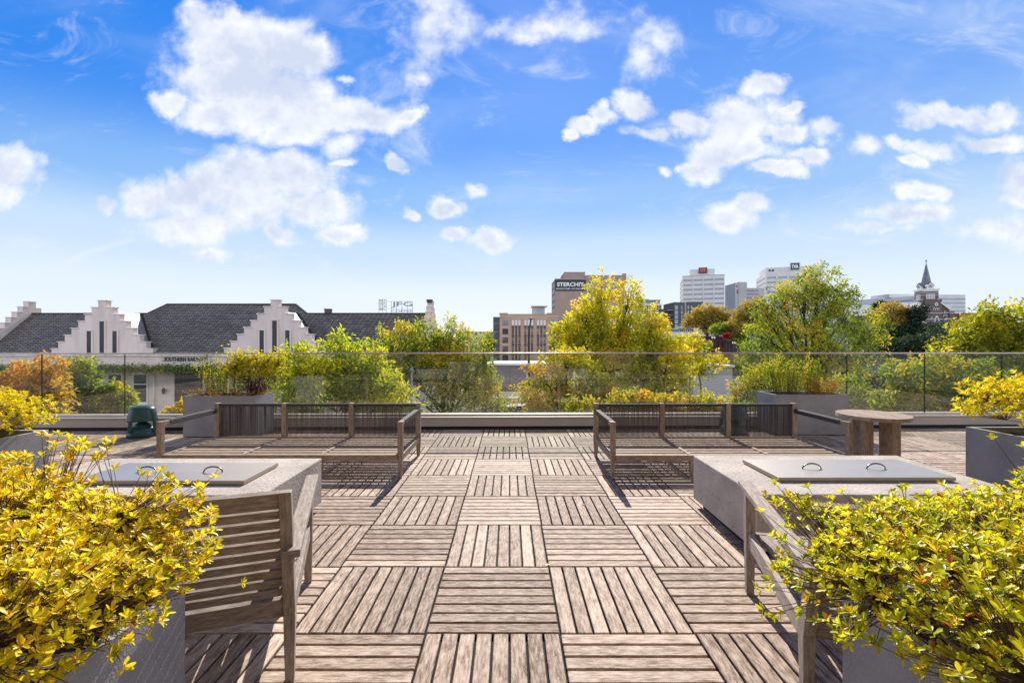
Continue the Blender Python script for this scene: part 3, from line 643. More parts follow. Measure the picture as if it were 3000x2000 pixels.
def make_chair(label, loc, rot):
    t = thing('lounge_chair', label, 'armchair', loc, rot, 'slatted lounge chairs by the fire tables'); h = .325
    yf, yb = .40, -.37
    for x in (-h, h):
        mb = MB(); mb.hexa([(x-.018, yf-.022, 0), (x+.018, yf-.022, 0), (x+.018, yf+.018, 0), (x-.018, yf+.018, 0), (x-.023, yf-.028, .3), (x+.023, yf-.028, .3), (x+.023, yf+.024, .3), (x-.023, yf+.024, .3)], 0, .5)
        mb.box(x-.023, x+.023, yf-.028, yf+.024, .3, .548, 0, .5); mb.build('leg', 'grey_teak', t, bevel=.003)
        mb = MB(); mb.hexa([(x-.016, yb-.02, 0), (x+.016, yb-.02, 0), (x+.016, yb+.02, 0), (x-.016, yb+.02, 0), (x-.021, yb-.032, .27), (x+.021, yb-.032, .27), (x+.021, yb+.026, .27), (x-.021, yb+.026, .27)], 0, .5)
        mb.hexa([(x-.021, yb-.032, .27), (x+.021, yb-.032, .27), (x+.021, yb+.026, .27), (x-.021, yb+.026, .27), (x-.021, yb-.155, .778), (x+.021, yb-.155, .778), (x+.021, yb-.115, .778), (x-.021, yb-.115, .778)], 0, .5)
        mb.build('back_post', 'grey_teak', t, bevel=.003)
        s = 1 if x > 0 else -1; xa = x + s * .018
        mb = MB(); mb.bar((xa, yf + .03, .566), (xa, yb - .135, .545), .062, .030); mb.build('armrest', 'grey_teak', t, bevel=.004)
        mb = MB(); mb.bar((x, yf - .03, .285), (x, yb + .02, .265), .026, .075); mb.build('side_rail', 'grey_teak', t, bevel=.003)
    mb = MB(); mb.box(-h+.024, h-.024, yf-.02, yf+.012, .25, .318); mb.build('front_rail', 'grey_teak', t, bevel=.003)
    mb = MB(); nn = 7; pit = (2 * h - .07) / nn
    for q in range(nn): x = -h + .035 + (q + .5) * pit; mb.bar((x, yf - .024, .308), (x, yb + .0, .288), pit * .86, .018)
    mb.build('seat_slats', 'grey_teak', t, bevel=.002)
    sl_ = .123 / .508; nrm_ = Vector((0, -1, -sl_)).normalized()
    def bk(z, w, th, name):   # rail across the back at height z, in the leaning plane
        m_ = MB(); y = yb - .003 - (z - .27) * sl_; m_.bar((-h + .0215, y, z), (h - .0215, y, z), th, w, up=(0, -sl_, 1)); return m_
    bk(.745, .062, .03, '').build('top_rail', 'grey_teak', t, bevel=.003)
    bk(.300, .078, .03, '').build('bottom_rail', 'grey_teak', t, bevel=.003)
    mb = MB(); n = 9; z0 = .346; z1 = .708; pit = (z1 - z0) / n
    for q in range(n):
        z = z0 + (q + .5) * pit; y = yb - .003 - (z - .27) * sl_; mb.bar((-h + .0215, y, z), (h - .0215, y, z), .016, pit * .79, up=(0, -sl_, 1))
    mb.build('back_slats', 'grey_teak', t, bevel=.0015)
    return t
def chair_from(front, ang, label):  # front-inner foot position
    return None
# left chair: right rear foot (-.857,1.781), facing angle +19 deg; right chair: left front foot (1.256,2.40), facing -14 deg
a = R(19.0); rx = Vector((math.cos(a), math.sin(a))); fy = Vector((-math.sin(a), math.cos(a))); o_ = Vector((-.857, 1.781)) - rx * .325 + fy * .37
make_chair('weathered slatted armchair seen from behind beside the left foreground shrub', (o_.x, o_.y, 0), a)
a = R(-14.0); rx = Vector((math.cos(a), math.sin(a))); fy = Vector((-math.sin(a), math.cos(a))); o_ = Vector((1.262, 2.40)) + rx * .325 - fy * .40
make_chair('weathered slatted armchair partly hidden behind the right foreground shrub', (o_.x, o_.y, 0), a)

def fire_table(label, x0, x1, y0, y1, lid, llab):
    cx, cy = (x0 + x1) / 2, (y0 + y1) / 2; t = thing('fire_table', label, 'fire table', (cx, cy, 0), 0, 'long concrete fire tables')
    mb = MB(); mb.box(x0, x1, y0, y1, .055, .40); mb.build('body', 'concrete', t, (cx, cy, 0), bevel=.008)
    mb = MB()
    for fx in (x0 + .10, cx, x1 - .10): mb.box(fx - .05, fx + .05, y0 + .07, y1 - .07, 0, .054)
    mb.box(x0 + .16, x1 - .16, y0 + .14, y1 - .14, .02, .0545); mb.build('foot', 'dark_gap', t, (cx, cy, 0))
    a, b, c, d = lid; lx, ly = (a + b) / 2, (c + d) / 2; l = thing('burner_lid', llab, 'lid', (lx, ly, .40), 0, 'steel burner lids')
    mb = MB(); mb.box(a, b, c, d, .006, .03, {2: 0, 'd': 1}); mb.build('plate', ['steel', 'steel_edge'], l, (lx, ly, 0))
    mb = MB(); mb.box(a + .02, b - .02, c + .02, d - .02, 0, .006); mb.build('rim', 'dark_gap', l, (lx, ly, 0))
    for hx in (-.225, .225):
        mb = MB(); pts = [(hx + .064 * math.cos(q), -.02, .030 + .036 * math.sin(q)) for q in np.linspace(0, math.pi, 13)]; mb.tube(pts, .0052, 8); mb.build('handle', 'steel_handle', l)
fire_table('concrete fire table behind the left slatted armchair', -3.13, -1.482, 2.73, 3.60, (-2.80, -1.70, 2.92, 3.35), 'flat steel lid on the left concrete fire table')
fire_table('concrete fire table in front of the round side table', 1.485, 3.13, 2.744, 3.69, (1.76, 2.925, 2.988, 3.446), 'flat steel lid on the right concrete fire table')

t = thing('side_table', 'round weathered teak side table on two slab legs', 'table', (3.585, 4.50, 0), R(4))
mb = MB(); nb = 7; Rr_ = .302
for k in range(nb):   # boards trimmed to a circle
    xa, xb = -Rr_ + 2 * Rr_ * k / nb + .0012, -Rr_ + 2 * Rr_ * (k + 1) / nb - .0012; up = []; dn = []
    for q in np.linspace(xa, xb, 8): h_ = math.sqrt(max(0, Rr_ ** 2 - q * q)); up.append((q, h_)); dn.append((q, -h_))
    poly = dn + up[::-1]; r = random.random(); o1 = random.uniform(0, 50); T_ = [(p[0], p[1], .605) for p in poly]; B_ = [(p[0], p[1], .57) for p in poly]
    mb.poly(T_, 0, [(p[1] + o1, p[0]) for p in poly], r); mb.poly(B_[::-1], 0, [(p[1] + o1, p[0]) for p in poly[::-1]], r)
    for i in range(len(poly)):
        j = (i + 1) % len(poly); mb.poly([B_[i], B_[j], T_[j], T_[i]], 0, [(i * .05 + o1, 0), (j * .05 + o1, 0), (j * .05 + o1, .03), (i * .05 + o1, .03)], r)
mb.build('tabletop', 'teak', t)
for x in (-.165, .115):
    mb = MB(); mb.box(x - .055, x - .001, -.15, -.0, 0, .5695); mb.box(x + .001, x + .055, -.13, .02, 0, .5695); mb.build('leg', 'teak', t, bevel=.004)

def speaker(label, loc, rz=0):
    t = thing('garden_speaker', label, 'speaker', loc, rz, 'green garden speakers'); S = 2.8
    mb = MB(); mb.lathe([(.172, 0), (.178, .004), (.172, .075), (.168, .08), (.170, .084), (.150, .125), (.09, .150)], 40, 0, S); mb.build('base', 'green_plastic', t)
    mb = MB(); mb.lathe([(.125, .128), (.085, .165), (.04, .205), (.012, .225)], 32); mb.build('diffuser_cone', 'green_plastic', t)
    for sx in (-1, 1):
        for sy in (-1, 1): mb = MB(); mb.hexa([(sx*.138 - .02, sy*.138 - .02, .08), (sx*.138 + .02, sy*.138 - .02, .08), (sx*.138 + .02, sy*.138 + .02, .08), (sx*.138 - .02, sy*.138 + .02, .08), (sx*.128 - .02, sy*.128 - .02, .232), (sx*.128 + .02, sy*.128 - .02, .232), (sx*.128 + .02, sy*.128 + .02, .232), (sx*.128 - .02, sy*.128 + .02, .232)]); mb.build('pillar', 'green_plastic', t, bevel=.006)
    mb = MB(); mb.lathe([(.165, .222), (.176, .224), (.172, .245), (.160, .32), (.146, .385), (.138, .398), (.12, .412), (.08, .426), (.03, .432)], 40, 0, S); mb.build('hood', 'green_plastic', t)
speaker('dark green garden speaker standing in front of the glass left of the sofa', (-5.12, 6.36, 0), R(38))
speaker('dark green garden speaker seen through the cords of the right sofa', (3.20, 6.50, 0), R(-4))

def planter(label, x0, x1, y0, y1, z=.57):
    cx, cy = (x0 + x1) / 2, (y0 + y1) / 2; t = thing('planter', label, 'planter', (cx, cy, 0), 0, 'grey rectangular planters'); w = .035; mb = MB()
    mb.box(x0, x1, y0, y0 + w, .012, z); mb.box(x0, x1, y1 - w, y1, .012, z); mb.box(x0, x0 + w, y0 + w, y1 - w, .012, z); mb.box(x1 - w, x1, y0 + w, y1 - w, .012, z); mb.box(x0 + w, x1 - w, y0 + w, y1 - w, .012, .04)
    mb.build('box', 'planter_stone', t, (cx, cy, 0)); mb = MB(); mb.box(x0 + .03, x1 - .03, y0 + .03, y1 - .03, 0, .012); mb.build('foot', 'dark_gap', t, (cx, cy, 0))
    gx, gy = 22, 16; V_ = [(x0 + w + (x1 - x0 - 2*w) * i / gx - cx, y0 + w + (y1 - y0 - 2*w) * j / gy - cy, z - .06 + .018 * random.random()) for j in range(gy + 1) for i in range(gx + 1)]
    me = bpy.data.meshes.new('soil'); me.from_pydata(V_, [], [(j*(gx+1)+i, j*(gx+1)+i+1, (j+1)*(gx+1)+i+1, (j+1)*(gx+1)+i) for j in range(gy) for i in range(gx)]); me.materials.append(MATS['soil']); inst(me, 'soil', t)
planter('grey stone planter in the left foreground next to the slatted armchair', -2.35, -1.0, .15, 1.405)
planter('grey stone planter in the right foreground below the spreading yellow shrub', 1.0, 2.35, .15, 1.37)
planter('grey planter at the left edge behind the foreground shrub', -5.2, -3.92, 2.75, 3.88)
planter('dark-sided grey planter at the right edge beyond the fire table', 4.02, 5.3, 2.85, 4.02)
planter('grey planter against the glass behind the left sofa', -4.49, -3.50, 6.27, 6.76)
planter('grey planter against the glass behind the round side table', 3.74, 4.77, 6.42, 6.90)
# ================================================================== PLANTS ON THE TERRACE
G1 = 'yellow shrubs in the square planters'
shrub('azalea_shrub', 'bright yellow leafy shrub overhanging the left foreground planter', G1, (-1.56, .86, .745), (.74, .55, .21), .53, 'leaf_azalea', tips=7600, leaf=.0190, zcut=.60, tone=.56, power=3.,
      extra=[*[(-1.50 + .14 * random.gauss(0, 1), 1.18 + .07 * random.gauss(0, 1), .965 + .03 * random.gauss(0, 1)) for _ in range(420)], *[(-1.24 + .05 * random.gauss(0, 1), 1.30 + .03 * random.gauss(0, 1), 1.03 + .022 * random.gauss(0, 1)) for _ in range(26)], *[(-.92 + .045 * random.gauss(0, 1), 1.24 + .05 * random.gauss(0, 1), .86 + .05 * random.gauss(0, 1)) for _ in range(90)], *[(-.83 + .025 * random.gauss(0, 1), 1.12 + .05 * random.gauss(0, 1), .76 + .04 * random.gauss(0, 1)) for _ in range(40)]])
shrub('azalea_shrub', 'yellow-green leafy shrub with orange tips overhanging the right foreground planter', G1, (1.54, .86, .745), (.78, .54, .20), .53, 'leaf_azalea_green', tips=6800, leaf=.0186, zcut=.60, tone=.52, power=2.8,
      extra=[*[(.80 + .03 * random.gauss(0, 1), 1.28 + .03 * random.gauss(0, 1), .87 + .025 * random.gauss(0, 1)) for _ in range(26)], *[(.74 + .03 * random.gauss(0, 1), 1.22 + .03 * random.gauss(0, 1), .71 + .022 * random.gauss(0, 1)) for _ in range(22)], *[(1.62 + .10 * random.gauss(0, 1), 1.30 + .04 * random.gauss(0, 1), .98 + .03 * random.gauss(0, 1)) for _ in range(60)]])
shrub('azalea_shrub', 'round golden shrub in the planter at the left edge of the terrace', G1, (-4.55, 3.35, .745), (.93, .60, .225), .53, 'leaf_azalea', tips=3800, lpt=7, leaf=.030, zcut=.58, tone=.54, fine=False, power=2.2)
shrub('azalea_shrub', 'golden shrub in the planter beside the right end of the terrace', G1, (4.62, 3.42, .82), (.95, .60, .27), .53, 'leaf_azalea', tips=2600, lpt=7, leaf=.036, zcut=.60, tone=.52, fine=False, power=2.4)
# strap leaves rising out of the right foreground shrub
t = thing('strap_leaf_plant', 'long bright green strap leaves rising from the right foreground shrub', 'plant', (1.62, 1.02, .53)); mb = MB()
for (ex, ey, ez, w) in ((-.30, .10, .60, .012), (-.12, .12, .48, .011), (.15, .10, .5, .010)):
    p0 = Vector((0, 0, 0)); p1 = Vector((ex * .2, ey * .4, ez * .75)); p2 = Vector((ex, ey, ez)); pr = None
    for q in np.linspace(0, 1, 14):
        p = p0 * (1-q)**2 + p1 * 2*q*(1-q) + p2 * q*q; ww = w * (1 - q ** 3) + .0005; cur = (p + Vector((-ww, 0, .002)), p, p + Vector((ww, 0, .002)))
        if pr: mb.poly([pr[0], pr[1], cur[1], cur[0]], r=.35, smooth=True); mb.poly([pr[1], pr[2], cur[2], cur[1]], r=.3, smooth=True)
        pr = cur
mb.build('leaves', 'leaf_lime', t)
G2 = 'shrubs in the planters along the glass'
shrub('barberry_shrub', 'twiggy orange-yellow shrub in the planter behind the left sofa', G2, (-3.62, 6.50, .90), (.50, .26, .30), .52, 'leaf_gold', tips=1100, lpt=6, leaf=.032, wl=.45, tone=.55, fine=False, power=1.5, spread_base=.3, inner=.85, zcut=.60, extra=[(-3.9 + .09 * random.gauss(0, 1), 6.5 + .05 * random.gauss(0, 1), 1.12 + .08 * random.gauss(0, 1)) for _ in range(70)] + [(-3.3 + .08 * random.gauss(0, 1), 6.5 + .05 * random.gauss(0, 1), 1.10 + .06 * random.gauss(0, 1)) for _ in range(80)])
stem_plant('willow_leaf_plant', 'pale green upright plant left in the planter behind the left sofa', G2, (-4.10, 6.52), (.34, .16), .52, .60, 'leaf_green', n=60, lps=26, leaf=.038, tone=.74)
stem_plant('willow_leaf_plant', 'tall pale green plant in the planter behind the round side table', G2, (4.05, 6.66), (.34, .16), .53, .62, 'leaf_green', n=64, lps=32, leaf=.044, tone=.70)
stem_plant('willow_leaf_plant', 'spiky light green stems in the middle of the planter behind the side table', G2, (4.42, 6.68), (.16, .14), .53, .60, 'leaf_green', n=20, lps=34, leaf=.042, tone=.66, lean=.12)
stem_plant('dry_fern', 'dry orange fern fronds in the planter behind the side table', G2, (4.52, 6.56), (.26, .14), .53, .30, 'leaf_straw', n=60, lps=12, leaf=.035, wl=.4, tone=.5, straw=True, lean=.5)
stem_plant('dry_fern', 'dry orange fronds low in the planter behind the left sofa', G2, (-3.9, 6.45), (.6, .18), .53, .13, 'leaf_straw', n=60, lps=7, leaf=.03, wl=.4, tone=.5, straw=True, lean=.4)
# ================================================================== TREES
G3 = 'trees between the terrace and the street'; G4 = 'trees on the slope across the street'
def lob(D, *a): return [(p, y, rx, ry, D + dd) for (p, y, rx, ry, dd) in [(q + (0,))[:5] if len(q) == 4 else q for q in a]]
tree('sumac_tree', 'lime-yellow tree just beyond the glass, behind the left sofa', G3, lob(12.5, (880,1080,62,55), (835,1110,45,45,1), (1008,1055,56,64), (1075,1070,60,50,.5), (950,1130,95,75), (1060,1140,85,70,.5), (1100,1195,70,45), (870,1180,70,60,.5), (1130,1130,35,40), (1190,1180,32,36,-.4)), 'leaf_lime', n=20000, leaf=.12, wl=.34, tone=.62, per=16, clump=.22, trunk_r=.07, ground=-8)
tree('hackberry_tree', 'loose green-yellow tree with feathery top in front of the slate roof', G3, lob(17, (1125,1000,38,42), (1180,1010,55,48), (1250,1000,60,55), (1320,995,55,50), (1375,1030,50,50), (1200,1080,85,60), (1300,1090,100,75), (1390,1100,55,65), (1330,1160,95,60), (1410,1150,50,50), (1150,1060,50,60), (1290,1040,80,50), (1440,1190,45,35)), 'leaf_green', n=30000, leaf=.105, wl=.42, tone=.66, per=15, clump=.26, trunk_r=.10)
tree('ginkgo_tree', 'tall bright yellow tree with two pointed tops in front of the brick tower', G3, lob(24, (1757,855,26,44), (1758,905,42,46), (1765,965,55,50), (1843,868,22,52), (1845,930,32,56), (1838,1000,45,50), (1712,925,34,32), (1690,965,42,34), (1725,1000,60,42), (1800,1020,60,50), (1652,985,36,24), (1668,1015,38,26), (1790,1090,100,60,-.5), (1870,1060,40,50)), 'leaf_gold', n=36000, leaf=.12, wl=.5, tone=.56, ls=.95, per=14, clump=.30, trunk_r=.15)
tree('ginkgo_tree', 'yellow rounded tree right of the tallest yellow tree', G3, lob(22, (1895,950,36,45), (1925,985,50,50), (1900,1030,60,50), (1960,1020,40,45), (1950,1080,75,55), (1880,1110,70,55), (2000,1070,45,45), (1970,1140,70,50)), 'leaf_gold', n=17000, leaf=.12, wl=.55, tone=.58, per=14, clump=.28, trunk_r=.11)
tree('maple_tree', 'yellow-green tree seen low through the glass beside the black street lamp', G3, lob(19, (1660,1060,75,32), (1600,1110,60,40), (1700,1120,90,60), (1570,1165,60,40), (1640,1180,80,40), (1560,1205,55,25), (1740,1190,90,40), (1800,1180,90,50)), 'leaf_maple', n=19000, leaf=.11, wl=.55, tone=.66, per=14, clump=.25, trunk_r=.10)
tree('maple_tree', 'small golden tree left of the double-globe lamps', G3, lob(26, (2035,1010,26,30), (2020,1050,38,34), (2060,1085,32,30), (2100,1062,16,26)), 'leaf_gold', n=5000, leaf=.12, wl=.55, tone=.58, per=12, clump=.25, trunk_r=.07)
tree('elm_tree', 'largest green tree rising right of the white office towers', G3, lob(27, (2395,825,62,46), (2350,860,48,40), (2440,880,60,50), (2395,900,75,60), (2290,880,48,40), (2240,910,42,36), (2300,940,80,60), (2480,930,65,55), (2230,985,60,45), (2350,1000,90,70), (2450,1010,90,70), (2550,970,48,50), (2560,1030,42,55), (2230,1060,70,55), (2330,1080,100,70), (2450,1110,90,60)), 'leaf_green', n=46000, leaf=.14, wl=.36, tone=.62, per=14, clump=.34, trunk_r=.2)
tree('elm_tree', 'slender green tree seen through the glass left of the right rear planter', G3, lob(16, (2230,1120,60,50), (2190,1160,50,45), (2270,1170,60,45), (2330,1160,80,50), (2150,1195,45,30), (2480,1150,70,50)), 'leaf_green', n=12000, leaf=.10, wl=.36, tone=.62, per=14, clump=.22, trunk_r=.08)
tree('maple_tree', 'yellow-green tree with orange tips at the right edge in front of the church hill', G3, lob(13.5, (2917,935,38,42), (2850,985,50,42), (2960,975,50,45), (3030,940,50,40), (2900,1030,85,50), (2800,1040,60,36), (3000,1050,60,60), (2850,1090,90,50), (2960,1120,80,50), (3060,1120,70,80)), 'leaf_maple', n=26000, leaf=.095, wl=.45, tone=.36, per=13, clump=.26, trunk_r=.09)
tree('linden_tree', 'broad pale green tree seen through the right glass panels', G3, lob(11, (2660,1110,62,46), (2740,1090,70,45), (2800,1150,90,60), (2690,1175,80,45), (2610,1180,42,30), (2590,1200,32,20), (2900,1180,90,40), (2850,1110,70,40), (2990,1190,60,40)), 'leaf_green', n=16000, leaf=.085, wl=.5, tone=.60, per=14, clump=.17, trunk_r=.07)
tree('maple_tree', 'orange maple beyond the glass at the left edge', G3, lob(9.5, (140,1085,36,26), (80,1115,62,36), (150,1130,46,34), (30,1150,50,40), (110,1175,70,45), (150,1200,40,34)), 'leaf_orange', n=9000, leaf=.075, wl=.45, tone=.36, per=14, clump=.14, trunk_r=.05)
tree('elm_tree', 'fresh green slender tree beyond the glass next to the orange maple', G3, lob(11, (235,1088,26,22), (215,1115,46,26), (250,1130,36,30), (205,1160,40,34), (240,1190,46,34), (200,1210,40,24)), 'leaf_green', n=9000, leaf=.085, wl=.45, tone=.64, per=14, clump=.15, trunk_r=.05)
tree('sumac_tree', 'small green sapling beyond the glass above the garden speaker', G3, lob(11.5, (330,1165,40,24), (310,1195,52,28), (355,1190,34,24), (285,1180,24,14), (335,1215,50,18)), 'leaf_green', n=5200, leaf=.10, wl=.42, tone=.66, per=14, clump=.14, trunk_r=.04)
tree('sumac_tree', 'tiny golden sapling beside the left rear planter', G3, lob(12, (528,1205,22,16), (515,1215,20,12)), 'leaf_maple', n=900, leaf=.09, wl=.45, tone=.66, per=12, clump=.11, trunk_r=.03)
tree('maple_tree', 'low golden bush top behind the right sofa back', G3, lob(11, (1830,1180,55,22), (1900,1190,60,20), (1700,1200,50,18), (1990,1195,50,18), (2070,1190,36,18)), 'leaf_maple', n=6500, leaf=.09, wl=.5, tone=.62, per=12, clump=.15, trunk_r=.05)
# farther
tree('honey_locust_tree', 'broad golden tree with dark boughs behind the white pavilion', G4, lob(170, (2071,920,38,16), (2045,935,34,16), (2100,932,36,20), (2020,948,18,8), (2120,955,20,16), (2078,955,36,14)), 'leaf_far_gold', n=16000, leaf=.62, wl=.5, tone=.6, per=14, clump=1.3, trunk_r=.6, droop=.1)
tree('oak_tree', 'rust and olive tree left of the largest green tree', G4, lob(150, (2200,905,28,22), (2215,930,40,26), (2175,925,24,18), (2170,950,34,20), (2235,960,40,26), (2150,968,22,14)), 'leaf_far_orange', n=14000, leaf=.6, wl=.5, tone=.6, per=14, clump=1.2, trunk_r=.5)
tree('oak_tree', 'olive green tree beside the crimson bush', G4, lob(152, (2110,968,26,12), (2160,985,26,12), (2140,972,20,10)), 'leaf_green', n=6000, leaf=.5, wl=.5, tone=.45, per=14, clump=1., trunk_r=.4)
tree('burning_bush', 'round crimson bush above the maroon brick building', G4, lob(128, (2129,982,7,4), (2134,985,5,3), (2124,985,5,3)), 'leaf_red', n=1600, ls=.6, leaf=.28, wl=.6, tone=.5, per=10, clump=.35, trunk_r=.1)
tree('oak_tree', 'orange-topped tree on the hill left of the church', G4, lob(126, (2615,915,30,18), (2650,925,22,16), (2590,925,22,16), (2620,942,40,18), (2648,950,24,20), (2600,955,30,16)), 'leaf_far_orange', n=12000, leaf=.5, wl=.5, tone=.75, per=14, clump=1.0, trunk_r=.4)
tree('ivy_clad_tree', 'dark ivy-covered tree leaning in front of the church', G4, lob(122, (2692,915,20,14), (2685,940,15,18), (2680,965,18,22), (2660,985,40,26), (2630,1000,50,26), (2600,990,40,28), (2710,905,8,5)), 'leaf_dark', n=26000, leaf=.42, wl=.6, tone=.5, per=14, clump=.8, trunk_r=.5)
tree('ivy_clad_tree', 'dark ivy mound spilling down the slope below the church', G4, lob(112, (2700,1010,55,24), (2640,1020,70,24), (2760,1020,50,18), (2800,1000,34,14)), 'leaf_dark', n=20000, leaf=.42, wl=.6, tone=.55, per=14, clump=.8, trunk_r=.3)
tree('cedar_tree', 'small dark round evergreen on the hilltop skyline', G4, lob(130, (2581,893,9,7), (2568,900,8,6), (2573,912,12,8)), 'leaf_dark', n=3000, leaf=.4, wl=.5, tone=.5, per=12, clump=.5, trunk_r=.2)
tree('oak_tree', 'small olive tree left of the dark wing of the tan warehouse', G4, lob(125, (1432,992,14,14), (1428,1010,18,14), (1440,1015,10,12)), 'leaf_green', n=3500, leaf=.4, wl=.5, tone=.6, per=12, clump=.7, trunk_r=.2)
tree('oak_tree', 'small pale olive tree beside the maroon brick building', G4, lob(95, (2062,1015,16,13), (2055,1030,20,10)), 'leaf_green', n=3000, leaf=.32, wl=.5, tone=.62, per=12, clump=.5, trunk_r=.15)

# ================================================================== RAILWAY DEPOT
DP = thing('railway_depot', 'long pink stucco depot with stepped gables and dark slate roof', 'building', (-20, 35, GZ)); OF = (-20, 35, GZ)
EZ = .33; RZ = 3.68; XL, XR = -40.3, -6.9; YR = 38.5; slope = (RZ - EZ) / (YR - 35)
mb = MB(); mb.box(XL, XR, 35.0, 42.0, GZ, EZ - .12); mb.build('wall', 'stucco', DP, OF)
mb = MB(); mb.box(XL - .1, XR + .1, 34.85, 35.6, EZ - .12, EZ + .02); mb.build('cornice', 'stucco_cap', DP, OF)
# front slope: one plane; the middle part runs on up to a higher ridge
BL, BR, BZ = -29.6, -18.5, 4.54; BY = 35 + (BZ - EZ) / slope; HL, HR = -30.6, -17.1
mb = MB(); g = .03
mb.poly([(XL, 35-.1, EZ-.0), (XR, 35-.1, EZ-.0), (XR, YR, RZ), (HR, YR, RZ), (BR, BY, BZ), (BL, BY, BZ), (HL, YR, RZ), (XL, YR, RZ)])
mb.poly([(XL, YR, RZ), (HL, YR, RZ), (HL, 42.2, EZ), (XL, 42.2, EZ)]); mb.poly([(HR, YR, RZ), (XR, YR, RZ), (XR, 42.2, EZ), (HR, 42.2, EZ)])
mb.poly([(BL, BY, BZ), (BR, BY, BZ), (HR, 44, EZ), (HL, 44, EZ)])
mb.build('roof', 'slate', DP, OF)
mb = MB(); mb.poly([(BR, BY, BZ), (HR, YR, RZ), (HR, 44, EZ)]); mb.build('hip_end', 'slate_sunlit', DP, OF); mb = MB(); mb.poly([(BL, BY, BZ), (HL, 44, EZ), (HL, YR, RZ)]); mb.build('hip_end', 'slate', DP, OF); mb = MB()
for gx in (-31.14, -17.95):   # cross gables behind the stepped fronts
    hw = 3.82; zt = 3.66; yv = 35 + (zt - EZ) / slope
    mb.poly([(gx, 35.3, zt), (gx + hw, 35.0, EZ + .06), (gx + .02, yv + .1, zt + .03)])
    mb.build('gable_roof', 'slate_sunlit', DP, OF); mb = MB()
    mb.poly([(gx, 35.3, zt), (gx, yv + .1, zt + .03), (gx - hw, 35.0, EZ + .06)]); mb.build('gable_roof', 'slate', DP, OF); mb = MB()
mb = MB()
for (a, b) in (((HL, YR, RZ), (BL, BY, BZ)), ((BR, BY, BZ), (HR, YR, RZ)), ((BL, BY, BZ), (BR, BY, BZ)), ((XL, YR, RZ), (HL, YR, RZ)), ((HR, YR, RZ), (XR, YR, RZ)), ((-27.25, 34.9, EZ + .1), (-31.1, YR, RZ)), ((-14.05, 34.9, EZ + .1), (-17.9, YR, RZ))):
    mb.bar(a, b, .14, .10)
mb.build('ridge_cap', 'dark_gap', DP, OF)
def stepped(gx, pk):
    prof = []; xs_ = [.31 + i * .51 for i in range(8)]; zs_ = [pk - i * .525 for i in range(8)]
    left = [(gx - xs_[7], EZ - .11)]
    for i in range(7, -1, -1): left += [(gx - xs_[i], zs_[i]), (gx - (xs_[i-1] if i else 0), zs_[i])]
    left = left[:-1]; right = [(2 * gx - p[0], p[1]) for p in left[::-1]]
    m_ = MB()
    for i in range(8):   # stack of slabs, each as wide as its step
        zlo = zs_[i+1] if i < 7 else EZ - .11
        m_.box(gx - xs_[i], gx + xs_[i], 34.86, 35.3, zlo, zs_[i] - .0)
    for i in range(8):
        for s in (-1, 1):
            a, b = (xs_[i] + .05, (xs_[i-1] - .03) if i else -xs_[i] - .05)
            if i == 0 and s == 1: continue
            x0_, x1_ = sorted((gx + s * a, gx + s * b)); m_.box(x0_, x1_, 34.80, 35.36, zs_[i] + .002, zs_[i] + .07, 1)
    m_.build('stepped_gable', ['stucco', 'stucco_cap'], DP, OF)
    for dx, wz, zt in ((0, .36, 2.86 - 4.41 + pk), (-.98, .34, 2.12 - 4.41 + pk), (.98, .34, 2.12 - 4.41 + pk)):
        m_ = MB(); m_.box(dx - wz/2, dx + wz/2, -.01, .04, EZ - 35*0 + .02, zt)
        o = m_.build('slit_window', 'glass_dark', DP, (0, 0, 0)); o.location = (gx - OF[0], 34.845 - OF[1], -OF[2])
        m_ = MB(); m_.box(dx - wz/2 - .13, dx - wz/2, -.04, .015, EZ + .02, zt + .1); m_.box(dx + wz/2, dx + wz/2 + .13, -.04, .015, EZ + .02, zt + .1); m_.box(dx - wz/2, dx + wz/2, -.04, .015, zt, zt + .1); m_.build('surround', 'stucco', o)
stepped(-31.14, 4.41); stepped(-17.95, 4.46)
def endwall(x0, x1, name='end_gable'):
    m_ = MB(); n_ = 8; dy = (YR - 34.9) / n_
    for i in range(n_):
        z = RZ + .95 - i * (RZ - EZ + .35) / n_; z2 = RZ + .95 - (i + 1) * (RZ - EZ + .35) / n_; w = .3 + i * dy
        m_.box(x0, x1, YR - w, YR + w, z2 if i < n_ - 1 else EZ - .11, z); m_.box(x0 - .04, x1 + .04, YR - w - .04, YR - w + dy + .02 if i else YR + w, z + .002, z + .06, 1)
    m_.build(name, ['stucco', 'stucco_cap'], DP, OF)
endwall(-40.75, -40.3); endwall(-6.9, -6.45)
mb = MB(); mb.box(-6.86, -6.52, 38.0, 38.4, RZ + .9, 4.75); mb.box(-6.92, -6.46, 37.95, 38.45, 4.6, 4.82); mb.build('chimney', 'dark_brown', DP, OF)
mb = MB(); mb.box(XX(957, 40) , XX(973, 40), 39.5, 40, 3.2, ZZ(908, 40)); mb.box(XX(956, 40), XX(974, 40), 39.45, 40.05, ZZ(908, 40), ZZ(908, 40) + .08); mb.build('chimney', 'brick_church', DP, OF)
